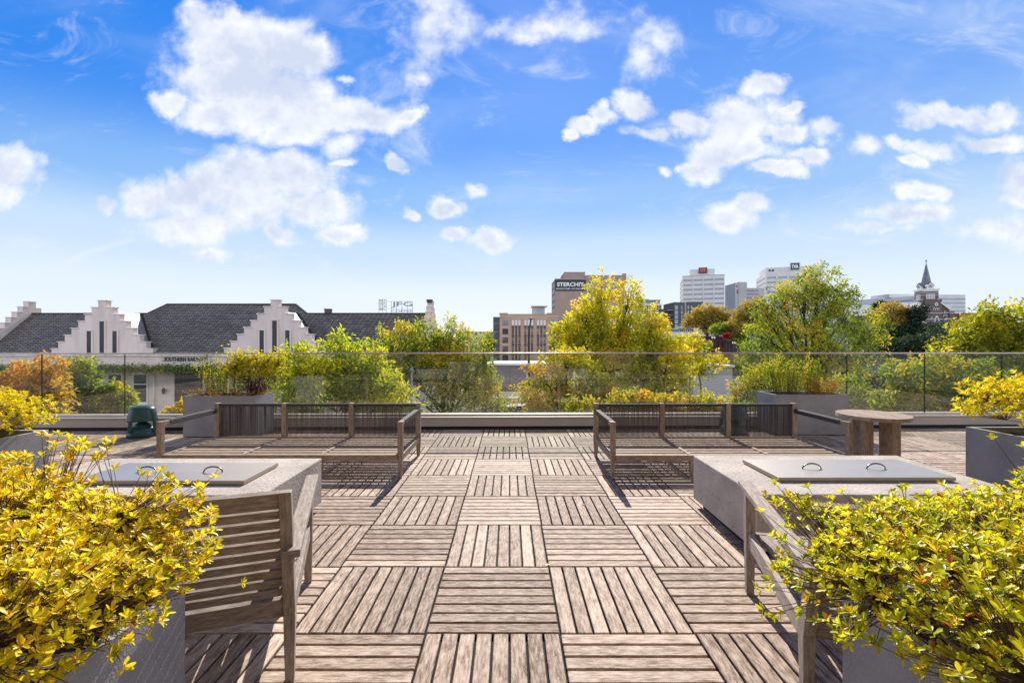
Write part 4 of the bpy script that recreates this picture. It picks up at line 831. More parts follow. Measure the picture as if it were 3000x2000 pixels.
# canopy, windows, pipe, lantern, lettering
mb = MB(); mb.box(XL, -8, 33.3, 34.99, -.72, -.42); mb.build('canopy', 'stucco_cap', DP, OF)
mb = MB(); mb.box(XL, -8, 33.35, 34.95, -.80, -.72); mb.build('soffit', 'dark_brown', DP, OF)
wf = MB(); w_, h_ = .575, 1.13
wf.box(-w_, -w_ + .08, -.06, .02, -h_, h_); wf.box(w_ - .08, w_, -.06, .02, -h_, h_); wf.box(-w_ + .08, w_ - .08, -.06, .02, h_ - .08, h_); wf.box(-w_ + .08, w_ - .08, -.06, .02, -h_, -h_ + .08); wf.box(-w_ + .08, w_ - .08, -.05, .02, .28, .36); wf.box(-w_ - .12, w_ + .12, -.13, .0, -h_ - .12, -h_ - .005); wf.box(-w_ - .02, w_ + .02, -.10, .0, h_ + .005, h_ + .16)
wfm = wf.build('window', 'white_paint', mesh_only=True); pf = MB(); pf.box(-w_ + .08, w_ - .08, -.022, .015, -h_ + .08, .28); pf.box(-w_ + .08, w_ - .08, -.022, .015, .36, h_ - .08); pfm = pf.build('pane', 'glass_dark', mesh_only=True)
for px in (40, 115, 190, 264, 338, 412, 640, 715, 790, 865, 940, 1015, 1090, 1165):
    wo = inst(wfm, 'window', DP, (XX(px, 34.99) - OF[0], -.01, -2.27 - GZ)); inst(pfm, 'pane', wo)
mb = MB(); mb.box(XX(510, 34.9), XX(590, 34.9), 34.94, 34.99, -5.5, -.95); mb.build('doorway', 'glass_dark', DP, OF)
mb = MB(); mb.tube([(XX(450, 34.8), 34.85, -4), (XX(450, 34.8), 34.85, -.8)], .05, 8); mb.build('drain_pipe', 'white_paint', DP, OF)
text('SOUTHERN RAILWAY', 'lettering', 'letter_dark', DP, (XX(481, 34.98) - OF[0], -.03, ZZ(1058.5, 34.98) - GZ), w=XX(604, 34.98) - XX(481, 34.98), h=.32, ext=.02, bold=.02)
t = thing('wall_lantern', 'black lantern on the depot wall left of the dark doorway', 'lantern', (XX(479, 34.8), 34.8, ZZ(1150, 34.8)))
mb = MB(); mb.lathe([(.05, -.1), (.09, -.05), (.12, .2), (.13, .22), (.05, .34), (.01, .4)], 8); mb.build('body', 'black_paint', t); mb = MB(); mb.bar((0, .0, .2), (0, .19, .2), .03, .03); mb.build('bracket', 'black_paint', t)
n = 5200; xx = XL + 1 + rng.random(n) * (XX(690, 33.5) - XL - 1); Pp = np.stack([xx, 33.25 + .15 * rng.normal(size=n) * .5, -.60 + .17 * rng.normal(size=n) - .08 * np.abs(np.sin(xx * 2.1))], 1)
tag(leaves('creeper', Pp, rdir(n) + [0, -.3, -.3], rdir(n) * .6 + [0, -.4, 1], .10 + .09 * rng.random(n), .09 + .05 * rng.random(n), .45 + .2 * rng.normal(size=n), 'leaf_green', None), 'green creeper hanging along the edge of the depot canopy', 'creeper')
# ================================================================== ROOFTOP SIGN behind the depot
D = 80; t = thing('rooftop_sign', 'open-frame metal coffee sign reading JFG above the slate roof', 'sign', (XX(1110, D), D, 2.2)); O = (XX(1110, D), D, 2.2)
def tx(s, a, b, yb, yt, nm='lettering', m_='letter_metal'): text(s, nm, m_, t, (XX(a, D) - O[0], -.05, ZZ(yb, D) - O[2]), w=XX(b, D) - XX(a, D), h=ZZ(yt, D) - ZZ(yb, D), ext=.05, bold=.012)
tx('BEST', 1110, 1130, 883, 877); tx('PART', 1110, 1130, 892, 886); tx('OF THE', 1110, 1130, 899, 895.5); tx('MEAL', 1110, 1130, 908.5, 902.5); tx('JFG', 1147, 1208, 901.5, 884); tx('COFFEE', 1147, 1208, 914, 907.5)
mb = MB()
for px in (1110, 1120, 1131, 1146, 1161, 1177, 1193, 1208): mb.box(XX(px, D) - .03, XX(px, D) + .03, D + .08, D + .14, 2.2, ZZ(875 if px < 1135 else 883, D))
for y in (884.5, 893.5, 900.5): mb.box(XX(1110, D), XX(1131, D), D + .06, D + .08, ZZ(y, D), ZZ(y, D) + .04)
for y in (904, 883): mb.box(XX(1131, D), XX(1208, D), D + .06, D + .08, ZZ(y, D), ZZ(y, D) + .04)
mb.build('frame', 'letter_metal', t, O)
t = thing('brick_building', 'low brick building carrying the rooftop sign behind the depot', 'building', (XX(1160, 84), 84, GZ)); mb = MB(); mb.box(-8, 8, -5, 6, 0, 2.2 - GZ); mb.build('wall', 'brick_church', t)

# ================================================================== TOWN BUILDINGS
def winmesh(w, h, frame, pane, cols=1, rows=1, fr=.08, proud=.06, rec=.02):
    m_ = MB(); m_.box(-w/2, w/2, -proud * .4, .02, -h/2, h/2, 1)
    if fr:
        for i in range(cols + 1): x = -w/2 + (w - fr) * i / cols; m_.box(x, x + fr, -proud, -proud * .4, -h/2, h/2, 0)
        for j in range(rows + 1):
            z = -h/2 + (h - fr) * j / rows
            for i in range(cols): a = -w/2 + (w - fr) * i / cols + fr; b = -w/2 + (w - fr) * (i + 1) / cols; m_.box(a, b, -proud * .95, -proud * .4, z, z + fr, 0)
    return m_.build('window', [frame, pane], mesh_only=True)
# tan warehouse, D=150
D = 150; x0 = XX(1463.8, D); t = thing('warehouse', 'tan four-storey warehouse with tall grouped windows behind the street lamp', 'building', (x0, D, GZ)); s = D / F
Wt = 170.2 * s; H = ZZ(921.4, D) - GZ
mb = MB(); mb.box(0, Wt, 0, 24, 0, H); mb.build('wall', 'tan_stone', t)
mb = MB(); mb.box(-.1, Wt + .1, -.12, .3, H + .005, H + .22); mb.box(-.1, 24.5 * s, -.3, .3, H + .23, H + .55); mb.box(Wt - 32 * s, Wt + .1, -.3, .3, H + .23, H + .55)
mb.box(-.05, 30 * s, -.22, -.002, H - 1.0, H - .8); mb.box(Wt - 30 * s, Wt + .05, -.22, -.002, H - 1.0, H - .8)
for a in (0, 31, 66, 103, 138, 167.5): mb.box(a * s, (a + 2.5) * s, -.18, -.002, 0, H - 1.1)
mb.build('cornice', 'tan_stone', t)
mside = [winmesh(16.8 * s, 16.6 * s, 'dark_brown', p_, 3, 3, .07) for p_ in ('glass_sky', 'glass_warm', 'glass_dark')]
msash = [winmesh(7.2 * s, 15.6 * s, 'tan_stone', p_, 1, 3, .06) for p_ in ('white_paint', 'glass_warm', 'glass_dark')]; mspan = winmesh(7.2 * s, 9 * s, 'dark_panel', 'dark_panel', 1, 1, .05)
for f_ in range(5):
    zc = ZZ(750 + (765.5 + 100 * f_) / 3.92, D) - GZ
    for cx_ in (315, 853): inst(mside[0 if f_ == 0 else random.choice((1, 2))], 'window', t, ((cx_ / 3.92 + 1400 - 1463.8) * s, 0, zc))
    for g_ in (388, 532, 677):
        for k in range(3):
            cx_ = g_ + 14 + 38 * k; inst(msash[0 if f_ == 0 else (1 if random.random() < .6 else 2)], 'window', t, ((cx_ / 3.92 + 1400 - 1463.8) * s, 0, zc)); inst(mspan, 'spandrel', t, ((cx_ / 3.92 + 1400 - 1463.8) * s, 0, ZZ(750 + (816 + 100 * f_) / 3.92, D) - GZ))
mb = MB(); mb.box(-19 * s, -.02, .3, 20, 0, ZZ(928, D) - GZ); o = mb.build('side_wing', 'dark_panel', t)
mb = MB()
for k in range(5): z = ZZ(750 + (775 + 95 * k) / 3.92, D) - GZ; mb.box(-19 * s, -.04, .24, .3, z, z + .08)
mb.build('trim', 'concrete_grey', o)
mb = MB(); mb.box(99 * s, 135 * s, 4, 10, H, ZZ(898, D + 4) - GZ); p_ = mb.build('penthouse', 'concrete_grey', t); mb = MB(); mb.box(95 * s, 143 * s, 2.5, 11, ZZ(898, D + 4) - GZ + .01, ZZ(895.5, D + 4) - GZ); mb.build('penthouse_roof', 'pale_roof', p_); mb = MB(); mb.box(113 * s, 131 * s, 3.9, 3.99, H, ZZ(908, D + 4) - GZ); mb.build('pane', 'blue_glass', p_)
# loft tower, D=260
D = 260; s = D / F; x0 = XX(1625.8, D); t = thing('loft_tower', 'tall brown brick tower with black sign panel behind the yellow tree', 'building', (x0, D, GZ)); H = ZZ(817.6, D) - GZ; Wt = 202.8 * s
mb = MB(); mb.box(0, Wt, 0, 20, 0, H); mb.box(27 * s, 89.2 * s, .0 + 1, 19, H, ZZ(798, D) - GZ); mb.box(89.3 * s, Wt - .0, .02, 19, H, ZZ(808, D) - GZ); mb.box(Wt - 2 * s, Wt + 7 * s, .5, 4, H - 3, ZZ(800.5, D) - GZ); mb.build('wall', 'brick_tower', t)
mb = MB(); mb.box(0, 89 * s, -.15, .4, H + .01, H + .35); mb.box(27 * s, 89.4 * s, .7, 1.4, ZZ(798, D) - GZ + .01, ZZ(798, D) - GZ + .4); mb.box(89.5 * s, Wt - 2 * s, -.15, .4, ZZ(808, D) - GZ + .01, ZZ(808, D) - GZ + .4); mb.build('coping', 'concrete_grey', t)
ws = winmesh(5.6 * s, 4.8 * s, 'white_paint', 'glass_dark', 2, 1, .12); wt_ = winmesh(4.6 * s, 10 * s, 'white_paint', 'glass_sky', 1, 2, .14); wb = winmesh(15, 2.1, 'concrete_grey', 'glass_dark', 6, 1, .2)
for f_ in range(8):
    for dx in (95, 108, 116, 142, 155, 173, 185): inst(wt_ if dx in (155,) else ws, 'window', t, ((dx + (8 if dx > 150 else 0)) * s, 0, ZZ(829 + 18.6 * f_, D) - GZ))
    inst(wb, 'window', t, (0, 9, ZZ(829 + 18.6 * f_, D + 9) - GZ - 1.5), (0, 0, R(-90)))
sg = thing('building_sign', 'black sign reading STERCHI\'S high on the brown brick tower', 'sign', (x0, D - .3, ZZ(852, D) - 0)); w_ = 90.5 * s; h_ = 33 * s
mb = MB(); mb.box(0, w_, 0, .28, 0, h_); mb.build('panel', 'sign_black', sg); text("STERCHI'S", 'lettering', 'letter_white', sg, (6 * s, -.03, 13 * s), w=78 * s, h=12 * s, ext=.04, bold=.03); text("THE SOUTH'S FINEST LOFT APARTMENTS", 'lettering', 'letter_white', sg, (2.5 * s, -.03, 4.2 * s), w=85.5 * s, h=3.8 * s, ext=.04, bold=.02)
# brick block right of warehouse
D = 165; s = D / F; t = thing('brick_building', 'dark maroon brick building half hidden by the tall yellow tree', 'building', (XX(1636, D), D, GZ)); mb = MB(); mb.box(0, 120 * s, 0, 12, 0, ZZ(940, D) - GZ); mb.build('wall', 'brick_maroon', t)
wm_ = winmesh(1.1, 2., 'dark_brown', 'glass_dark', 1, 2, .08)
for f_ in range(3):
    for k in range(6): inst(wm_, 'window', t, (1.5 + k * 2.4, 0, ZZ(958 + 24 * f_, D) - GZ))
# pale hotel-like tower far away, D=520
D = 520; s = D / F; t = thing('office_tower', 'small distant tan tower with glass crown between the yellow trees', 'building', (XX(1869, D), D, GZ)); H = ZZ(889.5, D) - GZ
mb = MB(); mb.box(0, 70 * s, 0, 25, 0, H); mb.build('wall', 'office_white', t); mb = MB(); mb.box(6 * s, 66 * s, 2, 23, H, ZZ(880, D) - GZ); mb.build('crown', 'blue_glass', t); mb = MB(); mb.box(3 * s, 69 * s, 1, 24, ZZ(880, D) - GZ + .02, ZZ(877.5, D) - GZ); mb.box(22 * s, 36 * s, 5, 15, ZZ(877.4, D) - GZ, ZZ(874.5, D) - GZ); mb.build('roof', 'concrete_grey', t)
wm_ = winmesh(2.4, 2.6, 'tan_stone', 'glass_dark', 1, 1, .3)
for f_ in range(9):
    for k in range(9): inst(wm_, 'window', t, ((5.5 + k * 7.4) * s, 0, ZZ(898.5 + 7.2 * f_, D) - GZ))
# dark apartment block with balconies, D=230
D = 230; s = D / F; t = thing('apartment_block', 'dark grey apartment block with stacked balconies below the office tower', 'building', (XX(1975, D), D, GZ)); H = ZZ(885, D) - GZ
mb = MB(); mb.box(0, 31 * s, 0, 16, 0, H); mb.box(37 * s, 84.5 * s, 0, 16, 0, H + .2); mb.build('wall', 'dark_panel', t); mb = MB(); mb.box(31 * s, 37 * s, .5, 16, 0, H - .1); mb.build('stair_core', 'concrete_grey', t)
wa = winmesh(10.5 * s, 12 * s, 'dark_brown', 'blue_glass', 1, 2, .1); wn = winmesh(4.6 * s, 12 * s, 'dark_brown', 'blue_glass', 1, 2, .1); wsm = winmesh(3.4 * s, 7.6 * s, 'white_paint', 'glass_sky', 1, 1, .1)
for f_ in range(5):
    z = ZZ(750 + (590 + 54 * f_) / 3.92, D) - GZ; inst(wa, 'window', t, (6.6 * s, 0, z)); inst(wn, 'window', t, (22.5 * s, 0, z))
    for dx in (41.5, 51, 78, 82): inst(wsm, 'window', t, (dx * s, 0, z + .1))
    mb = MB(); za = z - 1.4; mb.box(-2.9, -.02, 1, 15, za, za + .22); mb.box(-2.9, -2.8, 1, 15, za + .22, za + 1.2, 1); b_ = mb.build('balcony', ['concrete_grey', 'dark_panel'], t)
# office towers on the ridge
def rotbox(name, label, px, D, rot, w, d, ytop, cat='building', m_='office_white'):
    t = thing(name, label, cat, (XX(px, D), D, GZ), R(rot)); H = ZZ(ytop, D) - GZ; mb = MB(); mb.box(0, w, 0, d, 0, H); mb.build('wall', m_, t); return t, H
t, H = rotbox('office_tower', 'white banded office tower with a dark rooftop sign cube', 1999.5, 450, -17.8, 37.7, 50, 810)
s = 450 / F
mb = MB(); mb.box(6.8, 29.5, 3, 44, H, ZZ(789.5, 450) - GZ); mb.build('penthouse', 'office_white', t)
mb = MB(); mb.box(-.2, 37.9, -.2, .3, H + .02, H + .6); mb.build('coping', 'concrete_grey', t)
mb = MB()
for k in range(5): x = .0 + k * 9.36; mb.box(x, x + .35, -.25, -.003, 0, H)
mb.build('fins', 'office_white', t)
wb = winmesh(8.3, 2.0, 'office_white', 'office_band', 4, 1, .1, .1); wsd = winmesh(3.6, 1.5, 'office_white', 'office_band', 1, 1, .1, .1)
for f_ in range(9):
    z = ZZ(750 + (283 + 53.5 * f_) / 3.92, 450) - GZ
    for k in range(4): inst(wb, 'window', t, (5.0 + k * 9.33, 0, z))
    for k in range(8): inst(wsd, 'window', t, (0, 4 + k * 6, z + .4), (0, 0, R(-90)))
sg = thing('building_sign', 'dark rooftop sign cube with orange letters on the white banded tower', 'sign', (t.matrix_basis @ Vector((16.5, 1.5, ZZ(801.5, 450) - GZ)))[:], R(-17.8)); mb = MB(); mb.box(-1.5, 6.2, 0, 5, 0, 5.4); mb.build('panel', 'dark_panel', sg); text('UT', 'lettering', 'letter_orange', sg, (-.2, -.05, 1.1), w=5.0, h=3.2, ext=.05, bold=.06)
t, H = rotbox('office_tower', 'white office block with a navy rooftop sign behind the largest tree', 2243.9, 430, -17.8, 46, 44, 800)
mb = MB(); mb.box(0.0, 45.9, .05, 28, H, ZZ(784.4, 430) - GZ); mb.build('upper_storey', 'office_white', t)
wb = winmesh(7.6, 1.9, 'office_white', 'office_band', 4, 1, .1, .1)
for f_ in range(5):
    z = ZZ(750 + (252 + 54 * f_) / 3.92, 430) - GZ
    for k in range(5): inst(wb, 'window', t, (4.8 + k * 9.0, 0, z))
    for k in range(8): inst(wsd, 'window', t, (0, 4 + k * 5.2, z + .3), (0, 0, R(-90)))
mb = MB(); mb.box(2.2, 4.2, -.08, .0, H + 1.4, H + 3.2); mb.box(4.8, 6.8, -.08, .0, H + 1.4, H + 3.2); mb.build('louvre', 'dark_panel', t)
sg = thing('building_sign', 'navy square sign with white letters on the roof edge of the office block', 'sign', (t.matrix_basis @ Vector((20.6, -.45, ZZ(797.5, 430) - GZ + 1.0)))[:], R(-17.8)); mb = MB(); mb.box(-1.0, 7.6, 0.05, .4, -.6, 6.9); mb.build('backing', 'office_white', sg); mb = MB(); mb.box(-.3, 6.9, 0, .04, 0, 6.3); mb.build('panel', 'letter_navy', sg); text('TVA', 'lettering', 'letter_white', sg, (.5, -.05, 1.4), w=5.6, h=3.6, ext=.04, bold=.05)
D = 300; s = D / F; t = thing('hotel', 'plain concrete slab tower with purple mark beside a low windowed wing', 'building', (XX(2164, D), D, GZ)); H = ZZ(826, D) - GZ
mb = MB(); mb.hexa([(0, 0, 0), (24.5 * s, 0, 0), (24.5 * s, 14, 0), (.5, 20, 0), (0, 0, H), (24.5 * s, 0, H), (24.5 * s, 14, H), (.5, 20, H)]); mb.box(-9.5 * s, -.01, .3, 1.2, 0, H - .4); mb.build('wall', 'concrete_grey', t)
mb = MB(); mb.box(24.6 * s, 82 * s, 3, 15, 0, ZZ(842, D) - GZ); w_g = mb.build('wing', 'concrete_grey', t); wm_ = winmesh(36 * s, 3.4 * s, 'concrete_grey', 'glass_dark', 12, 1, .15)
for f_ in range(5): inst(wm_, 'window', w_g, (48 * s, 3, ZZ(850 + 10.3 * f_, D) - GZ))
mb = MB(); mb.lathe([(.5, -.05), (.5, .05)], 12, c=(0, 0, 0)); 
for (dx, z, w) in ((-6.5, 838, 3), (-5.5, 851, 4), (-5.2, 857, 4)):
    m_ = MB(); m_.box(dx * s, (dx + w) * s, .22, .29, ZZ(z + 3, D) - GZ, ZZ(z - 2, D) - GZ); m_.build('logo_mark', 'letter_purple', t)
# distant white apartments left
D = 300; s = D / F; t = thing('apartment_block', 'low distant grey apartment block left of the tan warehouse', 'building', (XX(1335, D), D, GZ)); mb = MB(); mb.box(0, 115 * s, 0, 14, 0, ZZ(974, D) - GZ); mb.build('wall', 'concrete_grey', t); mb = MB(); mb.box(-.5, 115.5 * s, -.6, 14, ZZ(974, D) - GZ + .02, ZZ(971.5, D) - GZ); mb.build('roof', 'dark_panel', t)
wm_ = winmesh(1.8, 1.7, 'white_paint', 'glass_dark', 2, 1, .1)
for f_ in range(4):
    for k in range(9): inst(wm_, 'window', t, (2 + k * 2.8, 0, ZZ(980 + 12 * f_, D) - GZ))
# maroon building + white pavilion
D = 160; s = D / F; t = thing('brick_building', 'long low maroon brick building with arched bays behind the globe lamps', 'building', (XX(1990, D), D, GZ)); H = ZZ(989, D) - GZ; mb = MB(); mb.box(0, 190 * s, 0, 14, 0, H); mb.build('wall', 'brick_maroon', t); mb = MB(); mb.box(-.2, 191 * s, -.3, .3, H + .01, H + .5); mb.box(0, 190 * s, -.2, -.003, H - 1.1, H - .95, 1); mb.build('cornice', ['dark_brown', 'brick_red'], t)
wm_ = MB(); wm_.lathe([(.01, 0), (.01, 0)], 3); wm_ = winmesh(1.0, 2.3, 'brick_maroon', 'glass_dark', 1, 1, .12)
for k in range(13): inst(wm_, 'window', t, (2 + k * 1.66, 0, H - 2.6))
mb = MB(); mb.box(0, 190 * s, -1.2, -.01, H - 5.3, H - 4.4); mb.build('awning', 'black_paint', t)
D = 190; s = D / F; t = thing('pavilion', 'white flat-roofed pavilion with glazed porch in front of the golden tree', 'building', (XX(1962, D), D, GZ)); 
mb = MB(); mb.box(0, 120 * s, 0, 12, 0, ZZ(972, D) - GZ); mb.box(79 * s, 119 * s, .3, 10, ZZ(972, D) - GZ, ZZ(959, D) - GZ); mb.build('wall', 'white_paint', t)
mb = MB(); mb.box(28 * s, 78.8 * s, 1, 9, ZZ(972, D) - GZ, ZZ(963, D) - GZ); mb.build('porch', 'glass_sky', t); mb = MB(); mb.box(26 * s, 79 * s, .2, 10, ZZ(963, D) - GZ + .01, ZZ(961, D) - GZ); mb.box(52 * s, 121 * s, -.6, 11, ZZ(957, D) - GZ, ZZ(954.5, D) - GZ); mb.build('roof', 'pale_roof', t)
mb = MB()
for k in range(9): mb.box((30 + k * 6) * s, (30.8 + k * 6) * s, .8, .95, ZZ(972, D) - GZ, ZZ(963, D) - GZ)
for q in (0, 2): mb.box((88 + q * 7) * s, (93 + q * 7) * s, -.06, -.001, ZZ(980, D) - GZ, ZZ(975.5, D) - GZ, 1)
mb.build('mullions', ['white_paint', 'glass_dark'], t)
# middle ground sheds
D = 92; s = D / F; t = thing('warehouse', 'low pale warehouse with a white roof edge seen through the glass at centre', 'building', (XX(1395, D), D, GZ)); H = ZZ(1066, D) - GZ; mb = MB(); mb.box(0, 215 * s, 0, 12, 0, H - .3); mb.build('wall', 'siding', t); mb = MB(); mb.box(-.3, 216 * s, -.4, 12.4, H - .3 + .01, H + .12); mb.build('roof', 'pale_roof', t)
mb = MB(); mb.box(147 * s, 152 * s, -.05, -.003, 1.2, 3); mb.box(150 * s, 151 * s, -.2, -.06, 2, 6.2, 1); mb.box(104 * s, 105 * s, -.12, -.003, 0, H - .4, 1); mb.build('service_door', ['white_paint', 'concrete_grey'], t)
mb = MB()
for i in range(6): mb.box((118 + i * 3) * s, (121 + i * 3) * s, -2., -.02, 0, .25 + .28 * i)
mb.bar((118 * s, -2, 1.2), (136 * s, -2, 2.8), .06, .06); mb.build('steps', 'concrete_grey', t)
t = thing('brick_building', 'small brick building behind the low pale warehouse', 'building', (XX(1550, 112), 112, GZ)); mb = MB(); mb.box(0, 50 * 112 / F, 0, 8, 0, ZZ(1036, 112) - GZ); mb.build('wall', 'brick_tower', t)
D = 58; s = D / F; t = thing('warehouse', 'grey sided shed with a pale roof below the stone bridge', 'building', (XX(2030, D), D, GZ), R(-3)); H = ZZ(1074, D) - GZ; mb = MB(); mb.box(0, 4.9, 0, 14, 0, H); mb.build('wall', 'siding', t); mb = MB(); mb.box(-.2, 5.1, -.3, 14, H + .01, H + .2); mb.build('roof', 'pale_roof', t); mb = MB()
for k in range(26): mb.box(.02, 4.88, -.03, -.003, .2 + k * .22, .36 + k * .22)
mb.build('siding_boards', 'concrete_grey', t)
# viaduct with balustrade
t = thing('bridge', 'brown stone road bridge with balustrade carrying the globe lamps', 'bridge', (45, 76, GZ)); O = (45, 76, GZ)
mb = MB()
def bz(y): return -.55 - (y - 40) / 70 * 1.15
ys = np.linspace(30, 112, 9)
for a, b in zip(ys[:-1], ys[1:]):
    za, zb = bz(a), bz(b); mb.hexa([(44.5, a, za - 2.0), (54, a, za - 2.0), (54, b, zb - 2.0), (44.5, b, zb - 2.0), (44.5, a, za - .9), (54, a, za - .9), (54, b, zb - .9), (44.5, b, zb - .9)])
    mb.hexa([(44.8, a, GZ), (53.6, a, GZ), (53.6, a + 3.2, GZ), (44.8, a + 3.2, GZ), (44.8, a, za - 2.0), (53.6, a, za - 2.0), (53.6, a + 3.2, za - 2.03), (44.8, a + 3.2, za - 2.03)])
mb.build('arches', 'bridge_stone', t, O)
mb = MB()
for a, b in zip(ys[:-1], ys[1:]):
    za, zb = bz(a), bz(b); mb.hexa([(44.55, a, za - .12), (44.95, a, za - .12), (44.95, b, zb - .12), (44.55, b, zb - .12), (44.5, a, za), (45, a, za), (45, b, zb), (44.5, b, zb)]); mb.box(44.5, 45.0, a - .25, a + .25, za - .9, za + .1)
    for q in np.arange(a + .4, b - .3, .42): zq = bz(q); mb.box(44.65, 44.85, q, q + .2, zq - .9, zq - .12)
mb.build('balustrade', 'bridge_stone', t, O)
def globelamp(px, D, yb, label):
    x, zt = XX(px, D), ZZ(yb, D); zb = bz(D) - .9 if 40 < D < 112 else GZ; t = thing('street_lamp', label, 'street lamp', (x, D, zb), 0, 'double-globe lamps on the bridge'); mb = MB(); mb.tube([(0, 0, 0), (0, 0, .5), (0, 0, zt - zb - .3)], [.12, .07, .05], 8); mb.bar((-.24, 0, zt - zb - .32), (.24, 0, zt - zb - .32), .05, .05); mb.build('post', 'black_paint', t)
    for sx in (-.24, .24): mb = MB(); mb.lathe([(.05, -.22), (.15, -.14), (.2, 0), (.15, .14), (.03, .21)], 12, c=(sx, 0, zt - zb)); mb.build('globe', 'globe', t)
globelamp(2090, 100, 989, 'tallest-looking double-globe lamp in front of the maroon building'); globelamp(2074, 118, 1011, 'small double-globe lamp left of the tallest one'); globelamp(2150, 112, 1004, 'double-globe lamp against the left side of the largest green tree'); globelamp(2823, 43.5, 966, 'close double-globe lamp below the parked vehicles of the church')
# black street lamp and posts
D = 33; x = XX(1550, D); zt = ZZ(935, D); t = thing('street_lamp', 'black curved street lamp with a flat disc head rising at centre', 'street lamp', (XX(1550, D), D, GZ)); mb = MB(); mb.tube([(0, 0, 0), (0, 0, 5), (-.02, 0, zt - GZ - 1.6), (.0, 0, zt - GZ - .8), (.14, 0, zt - GZ)], [.10, .085, .08, .07, .05], 10); mb.build('pole', 'dark_brown', t); mb = MB(); mb.lathe([(.02, -.12), (.12, -.06), (.24, 0), (.20, .04), (.06, .07)], 20, c=(.16, 0, zt - GZ + .08)); mb.build('lamp_head', 'concrete_grey', t)
D = 15; t = thing('pole', 'slim grey metal pole with ball cap beyond the glass right of the left sofa', 'pole', (XX(1206.5, D), D, GZ)); zt = ZZ(1090, D) - GZ; mb = MB(); mb.tube([(0, 0, 0), (0, 0, zt)], .035, 10); mb.build('shaft', 'concrete_grey', t); mb = MB(); mb.lathe([(.03, 0), (.065, .03), (.075, .08), (.05, .13), (.01, .15)], 12, c=(0, 0, zt)); mb.build('cap', 'concrete_grey', t)
D = 9.5; t = thing('pole', 'thick pale metal pole with rounded top beyond the glass at the left edge', 'pole', (XX(16, D), D, GZ)); zt = ZZ(1100, D) - GZ; mb = MB(); mb.tube([(0, 0, 0), (0, 0, zt - .1), (.02, 0, zt)], [.06, .055, .045], 12); mb.build('shaft', 'concrete_grey', t); mb = MB(); mb.lathe([(.03, -.03), (.06, .0), (.065, .05), (.03, .1)], 12, c=(.02, 0, zt)); mb.build('cap', 'white_paint', t)

# ================================================================== CHURCH GROUP on the hill
D = 215; s = D / F; CZ = ZZ(953, D); GX = XX(2731, D)
t = thing('church', 'dark brick church with a tall slate spire and white arched windows on the hill', 'church', (GX, D, CZ - 3)); O = (GX, D, CZ - 3)
def cz(y): return ZZ(y, D)
def cx(px): return XX(px, D)
# front gable
mb = MB(); zg = cz(917); za = cz(884); mb.prism([(cx(2700), CZ - 3), (cx(2793), CZ - 3), (cx(2793), cz(914)), (cx(2751), cz(886)), (cx(2722), cz(881)), (cx(2698), cz(905))][::-1], D, D + 10); mb.box(cx(2700), cx(2793), D + 10, D + 12, CZ - 3, cz(914))
mb.box(cx(2779.5), cx(2793.5), D - .6, D - .01, CZ - 3, cz(912)); nw = mb.build('front_wall', 'brick_church', t, O)
mb = MB(); mb.bar((cx(2752), D - .3, cz(886)), (cx(2782), D - .3, cz(908)), 1., .5, up=(0, 0, 1)); mb.build('gable_coping', 'church_roof', t, O)
# nave: long roof running back-left
mb = MB(); e1, e2 = Vector((cx(2721), D + .5, cz(881))), Vector((cx(2632), D + 32, ZZ(902, D + 32)+1.0)); a1, a2 = Vector((cx(2690), D - .5, cz(913))), Vector((cx(2620), D + 26, ZZ(925, D + 26)))
mb.poly([a2, a1, e1, e2]); mb.poly([e2, e1, (cx(2751), D + 6, cz(905)), (cx(2700), D + 38, cz(920))]); mb.build('nave_roof', 'church_roof', t, O)
mb = MB(); mb.poly([(a2.x, a2.y, CZ - 3), (a1.x, a1.y, CZ - 3), a1, a2]); mb.build('nave_wall', 'brick_church', t, O)
mb = MB()
for q in (.35, .62): p = a1.lerp(a2, q) * .6 + e1.lerp(e2, q) * .4; mb.box(p.x - .5, p.x + .5, p.y - 1.2, p.y, p.z - .2, p.z + 1.)
mb.build('dormers', 'dark_brown', t, O)
# tower: rotated square shaft
tw = (cx(2755) - cx(2708)) * .42; tcx = (cx(2755) + cx(2708)) / 2; tcy = D + tw
def tower_box(mb, hw, z0, z1, mi=0, rot=R(-14)):
    c = []
    for z in (z0, z1):
        for (a, b) in ((-1, -1), (1, -1), (1, 1), (-1, 1)): x_, y_ = a * hw * math.cos(rot) - b * hw * math.sin(rot), a * hw * math.sin(rot) + b * hw * math.cos(rot); c.append((tcx + x_, tcy + y_, z))
    mb.hexa(c, mi)
mb = MB(); tower_box(mb, tw, CZ - 3, cz(853)); mb.build('tower', 'brick_church', t, O)
mb = MB()
for z0, z1, e in ((cz(849), cz(845.5), .35), (cz(858), cz(857), .12), (cz(864.5), cz(863.7), .12), (cz(877.5), cz(876.5), .12), (cz(853), cz(849), .05)): tower_box(mb, tw + e, z0, z1)
mb.build('stone_bands', 'white_paint', t, O)
mb = MB(); n_ = 8; zb = cz(845.5); zt = cz(764); r0 = tw * .86
for k in range(n_):
    a = R(22.5) + k * math.pi / 4; b = a + math.pi / 4; zr = zb + (zt - zb) * .16
    mb.poly([(tcx + r0 * 1.15 * math.cos(a), tcy + r0 * 1.15 * math.sin(a), zb), (tcx + r0 * 1.15 * math.cos(b), tcy + r0 * 1.15 * math.sin(b), zb), (tcx + r0 * .78 * math.cos(b), tcy + r0 * .78 * math.sin(b), zr), (tcx + r0 * .78 * math.cos(a), tcy + r0 * .78 * math.sin(a), zr)])
    mb.poly([(tcx + r0 * .78 * math.cos(a), tcy + r0 * .78 * math.sin(a), zr), (tcx + r0 * .78 * math.cos(b), tcy + r0 * .78 * math.sin(b), zr), (tcx, tcy, zt)])
